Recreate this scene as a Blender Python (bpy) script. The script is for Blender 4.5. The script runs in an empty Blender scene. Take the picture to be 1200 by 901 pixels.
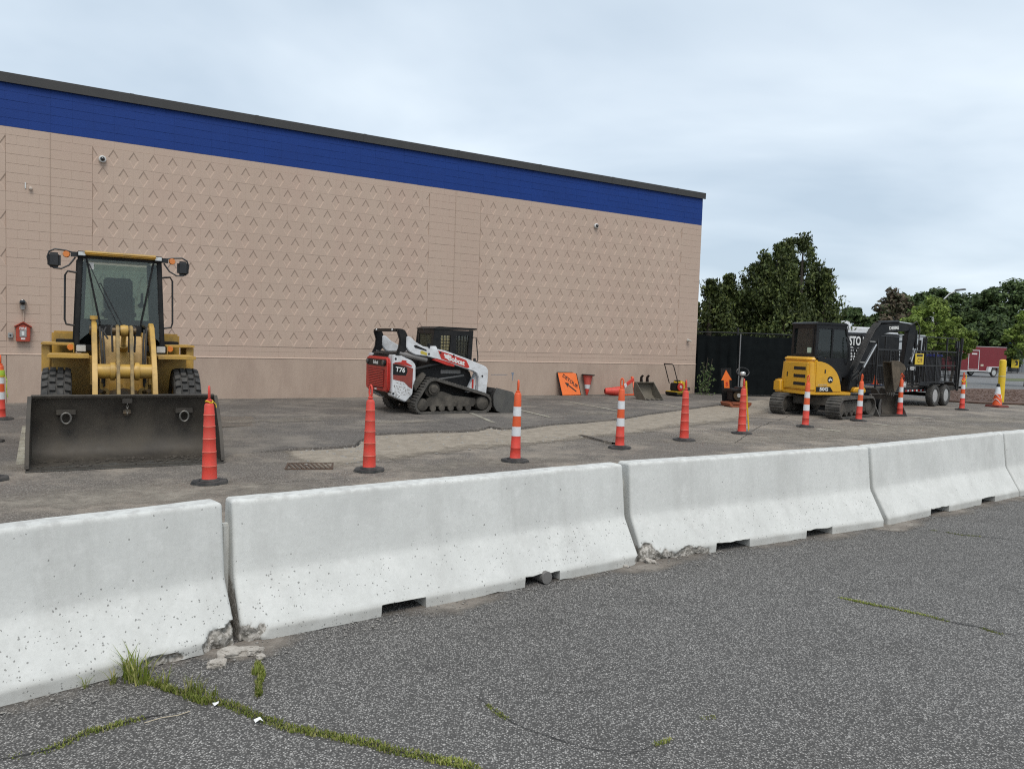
import bpy, bmesh, math, random
import numpy as np
from mathutils import Vector, Matrix, noise as mnoise
rnd = random.Random(7)
R = math.radians
sc = bpy.context.scene
C = sc.collection

# ------------------------------------------------------------------ camera
CAM_H, F_PX, PITCH, ROLL = 1.74, 900.0, math.atan(.058), math.atan(.032)
_f = Vector((0, math.cos(PITCH), -math.sin(PITCH)))
_u0 = Vector((0, math.sin(PITCH), math.cos(PITCH)))
_r0 = Vector((1, 0, 0))
_u = _u0*math.cos(ROLL) - _r0*math.sin(ROLL)
_r = _r0*math.cos(ROLL) + _u0*math.sin(ROLL)
cam = bpy.data.cameras.new('camera'); camo = bpy.data.objects.new('camera', cam); C.objects.link(camo)
cam.sensor_fit = 'HORIZONTAL'; cam.sensor_width = 36.0; cam.lens = F_PX*36.0/1200.0
cam.clip_start = .05; cam.clip_end = 2000
M = Matrix((_r, _u, -_f)).transposed().to_4x4(); M.translation = Vector((0, 0, CAM_H))
camo.matrix_world = M
sc.camera = camo
def gnd(x, y, z=0.0):
    """photo pixel -> point on the level z"""
    d = _f + _r*((x-600)/F_PX) - _u*((y-450.5)/F_PX)
    k = (z-CAM_H)/d.z
    return Vector((d.x*k, d.y*k, z))

# ------------------------------------------------------------------ light
SUN_EL, SUN_AZ = R(58), R(165)      # azimuth clockwise from +Y
w = bpy.data.worlds.new('World'); sc.world = w; w.use_nodes = True
nt = w.node_tree; nt.nodes.clear()
def N(t, **k):
    n = nt.nodes.new(t)
    for a, b in k.items(): setattr(n, a, b)
    return n
out = N('ShaderNodeOutputWorld'); bg = N('ShaderNodeBackground'); bg.inputs['Strength'].default_value = .1
sky = N('ShaderNodeTexSky', sky_type='NISHITA', sun_disc=False, sun_elevation=SUN_EL, sun_rotation=SUN_AZ)
tc = N('ShaderNodeTexCoord'); sep = N('ShaderNodeSeparateXYZ'); nt.links.new(tc.outputs['Generated'], sep.inputs[0])
zc = N('ShaderNodeMath', operation='MAXIMUM'); zc.inputs[1].default_value = 0.0; nt.links.new(sep.outputs['Z'], zc.inputs[0])
za = N('ShaderNodeMath', operation='ADD'); za.inputs[1].default_value = .22; nt.links.new(zc.outputs[0], za.inputs[0])
dv = N('ShaderNodeVectorMath', operation='DIVIDE'); cb = N('ShaderNodeCombineXYZ')
for i in range(3): nt.links.new(za.outputs[0], cb.inputs[i])
nt.links.new(tc.outputs['Generated'], dv.inputs[0]); nt.links.new(cb.outputs[0], dv.inputs[1])
mp = N('ShaderNodeMapping'); mp.inputs['Scale'].default_value = (1.0, 1.25, .0); mp.inputs['Location'].default_value = (3.1, 5.4, 0); mp.inputs['Rotation'].default_value = (0, 0, .55)
nt.links.new(dv.outputs[0], mp.inputs[0])
nz = N('ShaderNodeTexNoise'); nz.inputs['Scale'].default_value = .72; nz.inputs['Detail'].default_value = 5; nz.inputs['Roughness'].default_value = .5; nz.inputs['Distortion'].default_value = .25
nt.links.new(mp.outputs[0], nz.inputs['Vector'])
rp = N('ShaderNodeValToRGB'); nt.links.new(nz.outputs['Fac'], rp.inputs[0])
e = rp.color_ramp.elements; e[0].position = .34; e[0].color = (3.75, 4.5, 5.25, 1); e[1].position = .67; e[1].color = (6.35, 7.0, 7.45, 1)
m_ = e.new(.5); m_.color = (4.95, 5.65, 6.3, 1)
mx = N('ShaderNodeMix', data_type='RGBA'); mx.inputs['Factor'].default_value = .88
nt.links.new(sky.outputs[0], mx.inputs['A']); nt.links.new(rp.outputs[0], mx.inputs['B'])
nt.links.new(mx.outputs['Result'], bg.inputs[0]); nt.links.new(bg.outputs[0], out.inputs[0])
sun = bpy.data.lights.new('sun', 'SUN'); sun.energy = 1.5; sun.angle = R(32); sun.color = (1, .95, .88)
suno = bpy.data.objects.new('sun', sun); C.objects.link(suno)
sd = Vector((math.sin(SUN_AZ)*math.cos(SUN_EL), math.cos(SUN_AZ)*math.cos(SUN_EL), math.sin(SUN_EL)))
suno.rotation_euler = sd.to_track_quat('Z', 'Y').to_euler()
vs = sc.view_settings; vs.view_transform = 'Standard'; vs.look = 'None'; vs.gamma = 1; vs.use_curve_mapping = False; vs.exposure = 0.62
sc.cycles.max_bounces = 6; sc.cycles.transparent_max_bounces = 16; sc.cycles.use_denoising = False; sc.cycles.pixel_filter_type = 'BLACKMAN_HARRIS'; sc.cycles.filter_width = 1.15; sc.cycles.sample_clamp_indirect = 6

# ------------------------------------------------------------------ materials
MT = {}
def mat(name, col, rough=.6, metal=0.0, col2=None, scale=6.0, amt=.5, bump=0.0, bscale=40.0, dirt=None, dirt_amt=.0, dirt_scale=3.0, spec=.5, coat=0.0, world=False, streak=1.0):
    """painted / moulded surface: base colour with a second tone, dirt patches and fine relief"""
    if name in MT: return MT[name]
    m = bpy.data.materials.new(name); m.use_nodes = True; n = m.node_tree; b = n.nodes['Principled BSDF']
    def nn(t, **k):
        q = n.nodes.new(t)
        for a, c in k.items(): setattr(q, a, c)
        return q
    if world: src = nn('ShaderNodeNewGeometry').outputs['Position']
    else: src = nn('ShaderNodeTexCoord').outputs['Object']
    mpn = nn('ShaderNodeMapping'); mpn.inputs['Scale'].default_value = (1, 1, streak); n.links.new(src, mpn.inputs[0]); vec = mpn.outputs[0]
    c2 = col2 or tuple(x*.78 for x in col)
    z = nn('ShaderNodeTexNoise'); z.inputs['Scale'].default_value = scale; z.inputs['Detail'].default_value = 5; z.inputs['Roughness'].default_value = .62; n.links.new(vec, z.inputs['Vector'])
    r = nn('ShaderNodeMapRange'); r.inputs['From Min'].default_value = .35; r.inputs['From Max'].default_value = .7; r.inputs['To Max'].default_value = amt; n.links.new(z.outputs['Fac'], r.inputs[0])
    mxn = nn('ShaderNodeMix', data_type='RGBA'); mxn.inputs['A'].default_value = (*col, 1); mxn.inputs['B'].default_value = (*c2, 1); n.links.new(r.outputs[0], mxn.inputs['Factor'])
    cur = mxn.outputs['Result']
    if dirt:
        z2 = nn('ShaderNodeTexNoise'); z2.inputs['Scale'].default_value = dirt_scale; z2.inputs['Detail'].default_value = 8; z2.inputs['Roughness'].default_value = .7; n.links.new(vec, z2.inputs['Vector'])
        r2 = nn('ShaderNodeMapRange'); r2.inputs['From Min'].default_value = .45; r2.inputs['From Max'].default_value = .68; r2.inputs['To Max'].default_value = dirt_amt; n.links.new(z2.outputs['Fac'], r2.inputs[0])
        m2 = nn('ShaderNodeMix', data_type='RGBA'); m2.inputs['B'].default_value = (*dirt, 1); n.links.new(r2.outputs[0], m2.inputs['Factor']); n.links.new(cur, m2.inputs['A']); cur = m2.outputs['Result']
        rr = nn('ShaderNodeMapRange'); rr.inputs['To Min'].default_value = rough; rr.inputs['To Max'].default_value = min(1, rough+.3); n.links.new(r2.outputs[0], rr.inputs[0]); n.links.new(rr.outputs[0], b.inputs['Roughness'])
    n.links.new(cur, b.inputs['Base Color'])
    if not dirt: b.inputs['Roughness'].default_value = rough
    b.inputs['Metallic'].default_value = metal; b.inputs['Specular IOR Level'].default_value = spec; b.inputs['Coat Weight'].default_value = coat
    if bump:
        z3 = nn('ShaderNodeTexNoise'); z3.inputs['Scale'].default_value = bscale; z3.inputs['Detail'].default_value = 4; n.links.new(vec, z3.inputs['Vector'])
        bp = nn('ShaderNodeBump'); bp.inputs['Strength'].default_value = bump; bp.inputs['Distance'].default_value = .01; n.links.new(z3.outputs['Fac'], bp.inputs['Height']); n.links.new(bp.outputs[0], b.inputs['Normal'])
    MT[name] = m
    return m
def glass(name, tint, alpha=.35, rough=.03):
    if name in MT: return MT[name]
    m = bpy.data.materials.new(name); m.use_nodes = True; n = m.node_tree; n.nodes.clear()
    o = n.nodes.new('ShaderNodeOutputMaterial'); t = n.nodes.new('ShaderNodeBsdfTransparent'); g = n.nodes.new('ShaderNodeBsdfGlossy'); f = n.nodes.new('ShaderNodeFresnel'); a = n.nodes.new('ShaderNodeMixShader')
    d = n.nodes.new('ShaderNodeBsdfDiffuse'); d.inputs['Color'].default_value = (*[x*.3 for x in tint], 1); a2 = n.nodes.new('ShaderNodeMixShader'); a2.inputs[0].default_value = alpha
    tx = n.nodes.new('ShaderNodeTexNoise'); tx.inputs['Scale'].default_value = 5; bp = n.nodes.new('ShaderNodeBump'); bp.inputs['Strength'].default_value = .05; n.links.new(tx.outputs['Fac'], bp.inputs['Height']); n.links.new(bp.outputs[0], g.inputs['Normal'])
    t.inputs['Color'].default_value = (*tint, 1); g.inputs['Roughness'].default_value = rough; f.inputs['IOR'].default_value = 1.6
    n.links.new(t.outputs[0], a2.inputs[1]); n.links.new(d.outputs[0], a2.inputs[2]); n.links.new(f.outputs[0], a.inputs[0]); n.links.new(a2.outputs[0], a.inputs[1]); n.links.new(g.outputs[0], a.inputs[2]); n.links.new(a.outputs[0], o.inputs[0])
    MT[name] = m
    return m
def leafmat(name, c1, c2, c3, transl=.25):
    if name in MT: return MT[name]
    m = bpy.data.materials.new(name); m.use_nodes = True; n = m.node_tree; b = n.nodes['Principled BSDF']; o = n.nodes['Material Output']
    g = n.nodes.new('ShaderNodeNewGeometry'); rp_ = n.nodes.new('ShaderNodeValToRGB'); n.links.new(g.outputs['Random Per Island'], rp_.inputs[0])
    el = rp_.color_ramp.elements; el[0].color = (*c1, 1); el[1].color = (*c3, 1); q = el.new(.5); q.color = (*c2, 1)
    tcn = n.nodes.new('ShaderNodeTexCoord'); z = n.nodes.new('ShaderNodeTexNoise'); z.inputs['Scale'].default_value = 1.5; z.inputs['Detail'].default_value = 3; n.links.new(tcn.outputs['Object'], z.inputs['Vector'])
    hs = n.nodes.new('ShaderNodeHueSaturation'); mr = n.nodes.new('ShaderNodeMapRange'); mr.inputs['From Min'].default_value = .3; mr.inputs['From Max'].default_value = .7; mr.inputs['To Min'].default_value = .45; mr.inputs['To Max'].default_value = 1.6; n.links.new(z.outputs['Fac'], mr.inputs[0]); n.links.new(mr.outputs[0], hs.inputs['Value']); n.links.new(rp_.outputs[0], hs.inputs['Color'])
    n.links.new(hs.outputs[0], b.inputs['Base Color']); b.inputs['Roughness'].default_value = .6; b.inputs['Specular IOR Level'].default_value = .25
    tr = n.nodes.new('ShaderNodeBsdfTranslucent'); n.links.new(hs.outputs[0], tr.inputs['Color']); mxs = n.nodes.new('ShaderNodeMixShader'); mxs.inputs[0].default_value = transl
    n.links.new(b.outputs[0], mxs.inputs[1]); n.links.new(tr.outputs[0], mxs.inputs[2]); n.links.new(mxs.outputs[0], o.inputs[0])
    MT[name] = m
    return m

# ------------------------------------------------------------------ mesh helpers
class MB:
    def __init__(s): s.v = []; s.f = []
    def add(s, v, f):
        o = len(s.v); s.v += [tuple(p) for p in v]; s.f += [tuple(i+o for i in q) for q in f]; return s
    def box(s, x0, x1, y0, y1, z0, z1):
        return s.add([(x0,y0,z0),(x1,y0,z0),(x1,y1,z0),(x0,y1,z0),(x0,y0,z1),(x1,y0,z1),(x1,y1,z1),(x0,y1,z1)],
                     [(0,3,2,1),(4,5,6,7),(0,1,5,4),(1,2,6,5),(2,3,7,6),(3,0,4,7)])
    def prism(s, poly, a, b, ax='y', poly2=None):
        n = len(poly); p2 = poly2 or poly
        def P(q, t): return {'y': (q[0], t, q[1]), 'x': (t, q[0], q[1]), 'z': (q[0], q[1], t)}[ax]
        return s.add([P(q, a) for q in poly]+[P(q, b) for q in p2], [tuple(range(n))[::-1], tuple(range(n, 2*n))]+[(i, (i+1) % n, n+(i+1) % n, n+i) for i in range(n)])
    def bar(s, p0, p1, wd, ht, up=(0,0,1)):
        p0 = Vector(p0); p1 = Vector(p1); d = (p1-p0).normalized(); u = Vector(up)
        if abs(d.dot(u)) > .98: u = Vector((1,0,0))
        a = d.cross(u).normalized()*wd/2; b = a.cross(d).normalized()*ht/2
        v = [p+q for p in (p0, p1) for q in (-a-b, a-b, a+b, -a+b)]
        return s.add(v, [(0,3,2,1),(4,5,6,7),(0,1,5,4),(1,2,6,5),(2,3,7,6),(3,0,4,7)])
    def cyl(s, p0, p1, r0, r1=None, n=12):
        r1 = r0 if r1 is None else r1
        return s.tube([p0, p1], [r0, r1], n)
    def tube(s, pts, r, n=8, closed=False):
        pts = [Vector(p) for p in pts]; m = len(pts); rs = r if isinstance(r, (list, tuple)) else [r]*m
        v = []; prev = None
        for i, p in enumerate(pts):
            if closed: d = pts[(i+1) % m]-pts[i-1]
            else: d = pts[min(i+1, m-1)]-pts[max(i-1, 0)]
            d = d.normalized()
            if prev is None:
                u = Vector((0,0,1)) if abs(d.z) < .9 else Vector((1,0,0)); a = d.cross(u).normalized()
            else: a = (prev - d*prev.dot(d)).normalized()
            prev = a; b = d.cross(a)
            v += [p+(a*math.cos(2*math.pi*k/n)+b*math.sin(2*math.pi*k/n))*rs[i] for k in range(n)]
        f = []
        for i in range(m if closed else m-1):
            j = (i+1) % m
            f += [(i*n+k, i*n+(k+1) % n, j*n+(k+1) % n, j*n+k) for k in range(n)]
        if not closed: f += [tuple(range(n))[::-1], tuple(range((m-1)*n, m*n))]
        return s.add(v, f)
    def lathe(s, prof, c=(0,0,0), ax='z', n=24, cap=True):
        v = []
        for r, h in prof:
            for k in range(n):
                a = 2*math.pi*k/n; p = r*math.cos(a); q = r*math.sin(a)
                d = {'z': (p, q, h), 'y': (p, h, q), 'x': (h, p, q)}[ax]
                v.append((c[0]+d[0], c[1]+d[1], c[2]+d[2]))
        f = [(i*n+k, i*n+(k+1) % n, (i+1)*n+(k+1) % n, (i+1)*n+k) for i in range(len(prof)-1) for k in range(n)]
        if cap: f += [tuple(range(n))[::-1], tuple(range((len(prof)-1)*n, len(prof)*n))]
        return s.add(v, f)
    def mesh(s, name, bev=0.0, seg=2, smooth=35):
        me = bpy.data.meshes.new(name); me.from_pydata(s.v, [], s.f)
        bm = bmesh.new(); bm.from_mesh(me)
        bmesh.ops.recalc_face_normals(bm, faces=bm.faces)
        if bev:
            ed = [q for q in bm.edges if len(q.link_faces) == 2 and q.calc_face_angle(0) > R(28)]
            if ed: bmesh.ops.bevel(bm, geom=ed, offset=bev, segments=seg, affect='EDGES', clamp_overlap=True)
        bm.to_mesh(me); bm.free()
        if smooth:
            me.polygons.foreach_set('use_smooth', [True]*len(me.polygons)); me.set_sharp_from_angle(angle=R(smooth))
        return me
    def build(s, name, m, parent=None, bev=0.0, seg=2, smooth=35, label=None):
        return obj(name, s.mesh(name, bev, seg, smooth), m, parent, label)
def obj(name, me, m, parent=None, label=None):
    o = bpy.data.objects.new(name, me); C.objects.link(o)
    if m and not me.materials: me.materials.append(m)
    if parent: o.parent = parent
    if label: o['label'] = label
    return o
def thing(name, label, cat, loc=(0,0,0), rz=0.0, group=None, rot=None):
    o = bpy.data.objects.new(name, None); C.objects.link(o); o.empty_display_size = .2
    o.location = loc; o.rotation_euler = rot or (0, 0, rz); tag(o, label, cat, group); return o
def tag(o, label=None, cat=None, group=None, kind=None):
    if label: o['label'] = label
    if cat: o['category'] = cat
    if group: o['group'] = group
    if kind: o['kind'] = kind
    return o
def copy_tree(o, parent=None):
    c = o.copy(); C.objects.link(c); c.parent = parent
    for ch in list(o.children): copy_tree(ch, c)
    return c
def text(body, size, org, right, up, m, parent, name='lettering', depth=.003, bold=0.0, align='CENTER', sx=1.0):
    cu = bpy.data.curves.new('txt', 'FONT'); cu.body = body; cu.size = size; cu.align_x = align; cu.align_y = 'CENTER'; cu.extrude = depth; cu.offset = bold; cu.resolution_u = 3
    t = bpy.data.objects.new('txt', cu); C.objects.link(t)
    dg = bpy.context.evaluated_depsgraph_get(); me = bpy.data.meshes.new_from_object(t.evaluated_get(dg)); bpy.data.objects.remove(t); bpy.data.curves.remove(cu)
    r_ = Vector(right).normalized(); u_ = Vector(up).normalized(); n_ = r_.cross(u_)
    T = Matrix((r_*sx, u_, n_)).transposed().to_4x4(); T.translation = Vector(org); me.transform(T)
    me.materials.clear()
    return obj(name, me, m, parent)
def hull(circles, n=28, grow=0.0):
    """convex outline round circles (x, z, r)"""
    pts = [(x+(r+grow)*math.cos(2*math.pi*k/n), z+(r+grow)*math.sin(2*math.pi*k/n)) for x, z, r in circles for k in range(n)]
    pts = sorted(set(pts))
    def half(ps):
        h = []
        for p in ps:
            while len(h) > 1 and (h[-1][0]-h[-2][0])*(p[1]-h[-2][1])-(h[-1][1]-h[-2][1])*(p[0]-h[-2][0]) <= 0: h.pop()
            h.append(p)
        return h[:-1]
    return half(pts)+half(pts[::-1])
def resample(poly, step):
    P = [Vector(p) for p in poly]; out_ = []; acc = 0.0
    for i in range(len(P)):
        a, b = P[i], P[(i+1) % len(P)]; L = (b-a).length; t = acc
        while t < L: out_.append((a+(b-a)*t/L, (b-a)/L)); t += step
        acc = t-L
    return out_

# ================================================================== GROUND
def asphalt(name, dark, light, cell, tone, sandc=None, sand=0.0, stone=.5, bump=.5):
    m = bpy.data.materials.new(name); m.use_nodes = True; n = m.node_tree; b = n.nodes['Principled BSDF']; L = n.links.new
    P = n.nodes.new('ShaderNodeNewGeometry').outputs['Position']
    def noise(s, d=4, r=.6):
        z = n.nodes.new('ShaderNodeTexNoise'); z.inputs['Scale'].default_value = s; z.inputs['Detail'].default_value = d; z.inputs['Roughness'].default_value = r; L(P, z.inputs['Vector']); return z.outputs['Fac']
    def rng(i, a, b_, c, d):
        q = n.nodes.new('ShaderNodeMapRange'); L(i, q.inputs[0])
        for k, v in zip(('From Min','From Max','To Min','To Max'), (a, b_, c, d)): q.inputs[k].default_value = v
        return q.outputs[0]
    def mix(f, a, b_, t='MIX'):
        q = n.nodes.new('ShaderNodeMix'); q.data_type = 'RGBA'; q.blend_type = t
        for k, v in (('Factor', f), ('A', a), ('B', b_)):
            if isinstance(v, (tuple, float)): q.inputs[k].default_value = v if isinstance(v, float) else (*v, 1)
            else: L(v, q.inputs[k])
        return q.outputs['Result']
    v1 = n.nodes.new('ShaderNodeTexVoronoi'); v1.inputs['Scale'].default_value = cell; L(P, v1.inputs['Vector'])
    v2 = n.nodes.new('ShaderNodeTexVoronoi'); v2.inputs['Scale'].default_value = cell*.45; L(P, v2.inputs['Vector'])
    sp = n.nodes.new('ShaderNodeSeparateColor'); L(v1.outputs['Color'], sp.inputs[0])
    sp2 = n.nodes.new('ShaderNodeSeparateColor'); L(v2.outputs['Color'], sp2.inputs[0])
    pw = n.nodes.new('ShaderNodeMath'); pw.operation = 'POWER'; L(sp.outputs[0], pw.inputs[0]); pw.inputs[1].default_value = 2.2-1.6*stone
    st = pw.outputs[0]
    edge = rng(v1.outputs['Distance'], .28, .62, 1, .0)
    mu = n.nodes.new('ShaderNodeMath'); mu.operation = 'MULTIPLY'; L(st, mu.inputs[0]); L(edge, mu.inputs[1])
    col = mix(mu.outputs[0], dark, light)
    big = rng(sp2.outputs[1], .86, 1.0, 0, .7); e2 = rng(v2.outputs['Distance'], .18, .4, 1, 0)
    mu2 = n.nodes.new('ShaderNodeMath'); mu2.operation = 'MULTIPLY'; L(big, mu2.inputs[0]); L(e2, mu2.inputs[1])
    col = mix(mu2.outputs[0], col, tuple(x*1.25 for x in light))
    col = mix(rng(noise(.35, 5), .3, .7, 0, .55), col, tone, 'MULTIPLY')
    col = mix(rng(noise(1.7, 6, .7), .5, .75, 0, .45), col, tuple(x*.72 for x in tone), 'MULTIPLY')
    if sandc: col = mix(rng(noise(.55, 8, .72), .47, .60, 0, sand), col, sandc)
    L(col, b.inputs['Base Color']); b.inputs['Roughness'].default_value = .88; b.inputs['Specular IOR Level'].default_value = .3
    h = n.nodes.new('ShaderNodeMath'); h.operation = 'ADD'; L(mu.outputs[0], h.inputs[0]); L(rng(noise(cell*.9, 3), 0, 1, 0, .8), h.inputs[1])
    bp = n.nodes.new('ShaderNodeBump'); bp.inputs['Strength'].default_value = bump; bp.inputs['Distance'].default_value = .006; L(h.outputs[0], bp.inputs['Height']); L(bp.outputs[0], b.inputs['Normal'])
    return m
M_front = asphalt('worn_asphalt', (.078,.074,.070), (.52,.495,.465), 100, (.74,.73,.72), stone=.74, bump=1.0)
M_lot = asphalt('dusty_asphalt', (.125,.109,.094), (.33,.297,.258), 60, (.72,.69,.66), (.33,.28,.225), .60, .5, .5)
M_slab = asphalt('dark_lot_asphalt', (.105,.094,.084), (.275,.25,.225), 55, (.66,.64,.62), (.27,.235,.195), .50, .45, .5)
M_far = asphalt('far_asphalt', (.15,.15,.15), (.24,.24,.235), 30, (.85,.85,.85), bump=.2)

def sheet(name, pts, m, z=None):
    me = bpy.data.meshes.new(name); me.from_pydata([(p[0], p[1], p[2] if z is None else z) for p in pts], [], [tuple(range(len(pts)))])
    bm = bmesh.new(); bm.from_mesh(me); bmesh.ops.recalc_face_normals(bm, faces=bm.faces)
    if bm.faces[:][0].normal.z < 0: bmesh.ops.reverse_faces(bm, faces=bm.faces)
    bm.to_mesh(me); bm.free(); return obj(name, me, m)
S = 900
tag(sheet('ground', [(-S,-S,0),(S,-S,0),(S,S,0),(-S,S,0)], M_front), kind='structure')

# wall frame: local x along the wall, local y into the building
WA = gnd(8, 472.6); WB = gnd(813, 462.4); WD = (WB-WA).normalized(); WYAW = math.atan2(WD.y, WD.x)
WN = Vector((WD.y, -WD.x, 0))       # towards the lot
def wallp(u, out_=0.0, z=0.0): return WA + WD*u + WN*out_ + Vector((0, 0, z))

# barrier line, front toe of each unit
def along(a, b, L): return a + (b-a).normalized()*L
J1a, J1b = gnd(278.5, 757.8), gnd(284, 756)
b1s = J1a - Vector((math.cos(R(43)), math.sin(R(43)), 0))*3.05
J2a, J2b = gnd(749, 661.5), gnd(753.5, 660)
J3a, J3b = gnd(1036.5, 617), gnd(1041.5, 615.5)
d4 = (gnd(1187, 583.4)-J3b).normalized(); J4a = J3b + d4*3.1; J4b = J4a + d4*.03
b5e = J4b + (d4 + Vector((.02, -.05, 0))).normalized()*3.05
BARS = [(b1s, J1a), (J1b, J2a), (J2b, J3a), (J3b, J4a), (J4b, b5e)]

# the lot behind the barriers: its own dusty surface
b6e = b5e + (b5e-J4b).normalized()*30
b0s = b1s - (J1a-b1s).normalized()*25
inn = lambda p: p + Vector((-.25, .38, 0))
lot = [inn(b0s), inn(b1s), inn(J1a), inn(J2a), inn(J3a), inn(J4a), inn(b5e), Vector((20.5, 21.5, 0)), gnd(1200, 475), gnd(1138, 471), gnd(1110, 468), wallp(26, -1.5), wallp(26, -3), wallp(-22, -.3)]
tag(sheet('lot_pavement', lot, M_lot, .004), kind='structure')

# raised asphalt between the torn-up strip and the wall: a broken lip along its front edge
lip_px = [(-140,556),(-40,551),(60,546),(160,540),(240,535),(310,530.5),(350,528.5),(372,528),(395,526.5),(415,525),(423,518.5),(440,511),(470,509.5),(507,508),(535,507.5),(560,506),(573,502.5),(587,504.5),(612,503.5),(647,499),(685,496.5),(724,493),(763,486),(798,481.5),(847,475),(880,470.5),(905,468)]
lip = [gnd(*q) for q in lip_px]
fine = []
for a, b in zip(lip, lip[1:]):
    k = max(2, int((b-a).length/.12))
    for i in range(k):
        p = a+(b-a)*i/k; j = mnoise.noise(p*2.3)*.05+mnoise.noise(p*7)*.035
        fine.append(p+Vector((j*.3, j, 0)))
fine.append(lip[-1])
mb = MB(); nf = len(fine)
def zf(i):
    x = uu[i]; return .006+.044*max(0, min(1, (x-3.2)/.7))*max(0, min(1, (19.5-x)/3))
uu = [(p-WA).dot(WD) for p in fine]
bk = [wallp(min(x, 20.8), -.4) for x in uu]
top = [(p.x, p.y, max(zf(i), -.02)) for i, p in enumerate(fine)]; bot = [(p.x+.01, p.y-.02, -.03) for p in fine]; back = [(p.x, p.y, .008+.036*max(0, min(1, (x-1.5)/3))) for p, x in zip(bk, uu)]
mb.add(top+back+bot, [(i, i+1, nf+i+1, nf+i) for i in range(nf-1)]+[(2*nf+i, 2*nf+i+1, i+1, i) for i in range(nf-1)])
tag(mb.build('raised_pavement', M_slab, smooth=0), kind='structure')
ZS = .046                               # level of the raised asphalt

# fading patches: sand in the torn strip, old mud; the border breaks up with noise
def fade_mat(name, c1, c2, c3, dens=1.0):
    m = bpy.data.materials.new(name); m.use_nodes = True; n = m.node_tree; b = n.nodes['Principled BSDF']; o = n.nodes['Material Output']; L = n.links.new
    at = n.nodes.new('ShaderNodeAttribute'); at.attribute_name = 'fade'; P = n.nodes.new('ShaderNodeNewGeometry').outputs['Position']
    z = n.nodes.new('ShaderNodeTexNoise'); z.inputs['Scale'].default_value = 2.2; z.inputs['Detail'].default_value = 9; z.inputs['Roughness'].default_value = .72; L(P, z.inputs['Vector'])
    sb = n.nodes.new('ShaderNodeMath'); sb.operation = 'SUBTRACT'; L(at.outputs['Fac'], sb.inputs[0]); L(z.outputs['Fac'], sb.inputs[1])
    mr = n.nodes.new('ShaderNodeMapRange'); mr.inputs['From Min'].default_value = -.12; mr.inputs['From Max'].default_value = .16; mr.inputs['To Max'].default_value = dens; L(sb.outputs[0], mr.inputs[0])
    rp_ = n.nodes.new('ShaderNodeValToRGB'); z2 = n.nodes.new('ShaderNodeTexNoise'); z2.inputs['Scale'].default_value = 5; z2.inputs['Detail'].default_value = 8; z2.inputs['Roughness'].default_value = .75; L(P, z2.inputs['Vector']); L(z2.outputs['Fac'], rp_.inputs[0])
    el = rp_.color_ramp.elements; el[0].position = .3; el[0].color = (*c1, 1); el[1].position = .7; el[1].color = (*c3, 1); q = el.new(.5); q.color = (*c2, 1)
    L(rp_.outputs[0], b.inputs['Base Color']); b.inputs['Roughness'].default_value = .95; b.inputs['Specular IOR Level'].default_value = .15
    z3 = n.nodes.new('ShaderNodeTexNoise'); z3.inputs['Scale'].default_value = 45; z3.inputs['Detail'].default_value = 5; L(P, z3.inputs['Vector'])
    bp = n.nodes.new('ShaderNodeBump'); bp.inputs['Strength'].default_value = .6; bp.inputs['Distance'].default_value = .02; L(z3.outputs['Fac'], bp.inputs['Height']); L(bp.outputs[0], b.inputs['Normal'])
    t = n.nodes.new('ShaderNodeBsdfTransparent'); ms = n.nodes.new('ShaderNodeMixShader'); L(mr.outputs[0], ms.inputs[0]); L(t.outputs[0], ms.inputs[1]); L(b.outputs[0], ms.inputs[2]); L(ms.outputs[0], o.inputs[0])
    return m
def ribbon(name, rows, m, z):
    """rows: list of point rows across, each point (x, y, fade)"""
    k = len(rows[0]); v = [(p[0], p[1], z) for r_ in rows for p in r_]
    f = [(i*k+j, i*k+j+1, (i+1)*k+j+1, (i+1)*k+j) for i in range(len(rows)-1) for j in range(k-1)]
    me = bpy.data.meshes.new(name); me.from_pydata(v, [], f); a = me.attributes.new('fade', 'FLOAT', 'POINT'); a.data.foreach_set('value', [p[2] for r_ in rows for p in r_])
    o = obj(name, me, m); tag(o, kind='structure'); return o
M_sand = fade_mat('sand', (.20,.17,.135), (.285,.245,.197), (.37,.322,.262))
M_mud = fade_mat('mud_film', (.19,.165,.14), (.30,.265,.22), (.39,.345,.29), .75)
lowpx = [(-140,600),(-40,596),(60,590),(160,580),(240,565),(310,548),(350,546),(372,549),(392,550),(410,549),(420,547),(440,543),(470,540),(505,535),(535,531),(560,528),(573,527),(590,526),(615,524),(650,520),(690,516),(730,512),(765,507),(800,502),(850,497),(885,493),(930,489)]
rows = []
for a, b in zip(lip_px, lowpx):
    A_ = gnd(*a); B_ = gnd(*b); t0 = -.06
    end = max(0, min(1, (a[0]-310)/60)) * min(1, (925-a[0])/90+.3)
    rows.append([(*(A_+(B_-A_)*t).xy, f*end) for t, f in ((-.03, .95), (.25, .98), (.55, .9), (.8, .62), (1.0, .35), (1.25, .0))])
ribbon('sand_strip', rows, M_sand, .012)
def blob(cx, cy, rx, ry, peak, z, m=M_mud, name='mud_patch', px=True, rot=0.5):
    c = gnd(cx, cy) if px else Vector((cx, cy, 0)); rr = []
    for i in range(6):
        t = i/5; ring = []
        for k in range(21):
            a_ = 2*math.pi*k/20; x = math.cos(a_)*rx*t; y = math.sin(a_)*ry*t
            ring.append((c.x+x*math.cos(rot)-y*math.sin(rot), c.y+x*math.sin(rot)+y*math.cos(rot), peak*(1-t*t)))
        rr.append(ring)
    return ribbon(name, rr, m, z)
blob(1060, 505, 6.5, 2.2, .62, .010); blob(900, 512, 5.0, 1.6, .6, .008); blob(170, 580, 3.2, 1.0, .62, .008); blob(560, 545, 3, .8, .5, .009)
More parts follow.
